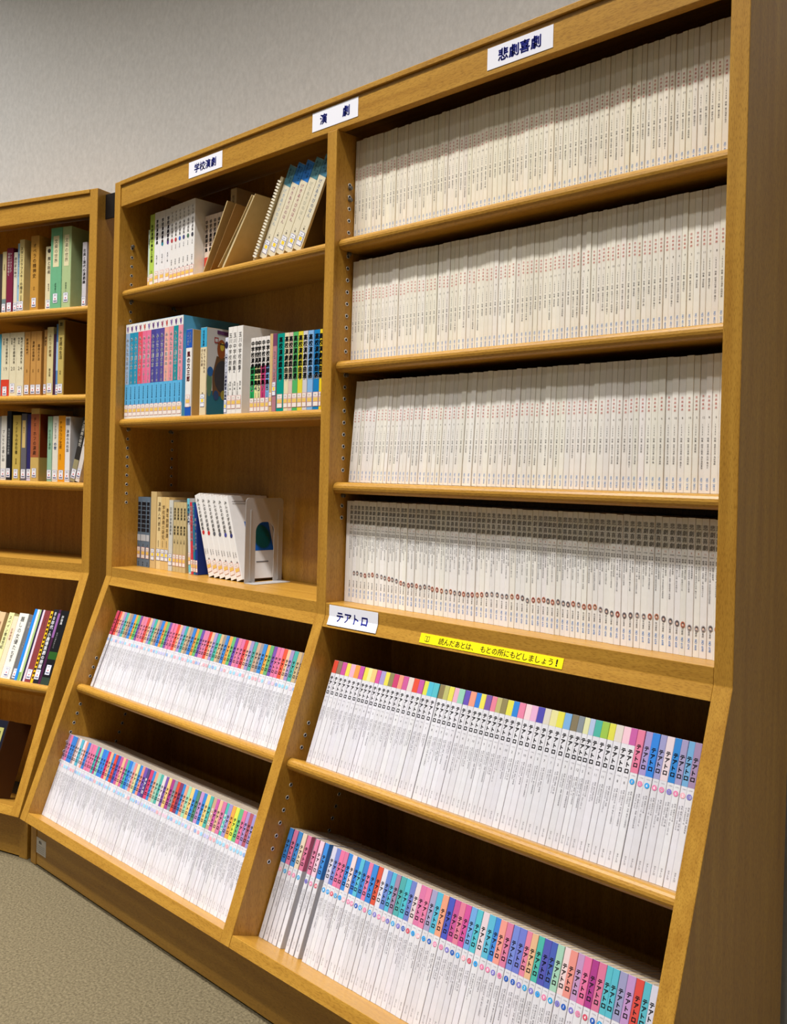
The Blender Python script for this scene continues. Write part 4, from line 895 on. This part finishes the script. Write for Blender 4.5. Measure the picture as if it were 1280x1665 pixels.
bs(-0.2786, -0.2385, 0.2022, (226, 224, 214), 'thick white book with brush-written title on the sloped shelf', texts=[('麗しの女優たち', 0.95, 0.0158, (30, 30, 32), 0, 0.004), ('坂手', 0.36, 0.0105, (60, 60, 60), 0, 0.004)], sticker=('white', 0.10))
bs(-0.2368, -0.2205, 0.1980, (104, 104, 108), 'grey photographic book beside the thick white one', texts=[('俳優', 0.9, 0.009, (190, 190, 190)), ('写真集', 0.6, 0.006, (180, 180, 180))], sticker=('white', 0.10), y=0.004)
bs(-0.2200, -0.2086, 0.2200, (40, 132, 222), 'thin bright blue book on the sloped shelf', gloss=True)
bs(-0.2080, -0.1990, 0.2195, (232, 232, 226), 'thin white booklet next to the bright blue one', bands=[(0.0, 0.12, (130, 170, 90))])
bs(-0.1987, -0.1915, 0.2195, (170, 196, 130), 'very thin light green booklet on the sloped shelf')
bs(-0.1910, -0.1848, 0.2200, (30, 26, 60), 'very thin midnight blue booklet on the sloped shelf')
bs(-0.1845, -0.1762, 0.2200, (222, 196, 214), 'thin pale pink booklet on the sloped shelf')
bs(-0.1757, -0.1524, 0.2195, (128, 54, 56), 'brick maroon book on the sloped shelf', texts=[('東欧演劇', 0.9, 0.007, (150, 80, 80))], sticker=('white', 0.11))
def dash(p, w, h):
    for q in range(16): p.rect(-w * 0.4 * (0.4 + 0.6 * ((q * 7) % 5) / 5), w * 0.42, h * (0.06 + 0.058 * q), h * (0.092 + 0.058 * q), (30, 24, 10))
bs(-0.1520, -0.1420, 0.2190, (240, 184, 24), 'thin yellow book with black scribbled spine', marks=dash)
bs(-0.1412, -0.1208, 0.2255, (34, 36, 44), 'black book with bold white title about small theatre on the sloped shelf', gloss=True, texts=[('80年代・小劇場演劇の展開', 0.97, 0.0124, (240, 240, 244), 0, 0.03)], sticker=('white', 0.12))
bs(-0.1205, -0.1110, 0.2262, (66, 22, 60), 'thin dark plum book between the two black ones', bands=[(0.62, 0.95, (140, 90, 150))])
bs(-0.1105, -0.0775, 0.2250, (26, 26, 28), 'black book at the end of the sloped shelf with green foot', gloss=True, texts=[('評論集', 0.93, 0.0085, (230, 230, 230), -0.1, 0.02), ('現代の劇作家たち', 0.70, 0.0055, (160, 160, 160), -0.2)], bands=[(0.0, 0.10, (44, 60, 50)), (0.34, 0.44, (40, 84, 30))], sticker=('white', 0.20))

MB_ = M_LEFT @ slant(-0.6742, 0.050)
wq = L(0.075)
dk = book(MB_, L(-0.194) - wq / 2, 0.0, 0.0, wq, L(0.2180), 0.085, (70, 40, 16), 'thick dark brown volume with black-framed yellow-green label slumped on the lowest shelf', GD, hard=True,
          marks=lambda p, w, h: (p.rect(-w * 0.49, w * 0.49, 0.001, h - 0.001, (16, 18, 34), -0.0002), p.rect(-w * 0.36, w * 0.36, h * 0.1, h * 0.90, (170, 168, 96), -0.0003), p.down('舞台', 0.010, h * 0.86, 0.018, (40, 40, 26), 0.01)))
bpy.data.objects.remove(_to); bpy.data.curves.remove(_tc); bpy.data.scenes.remove(_ts)
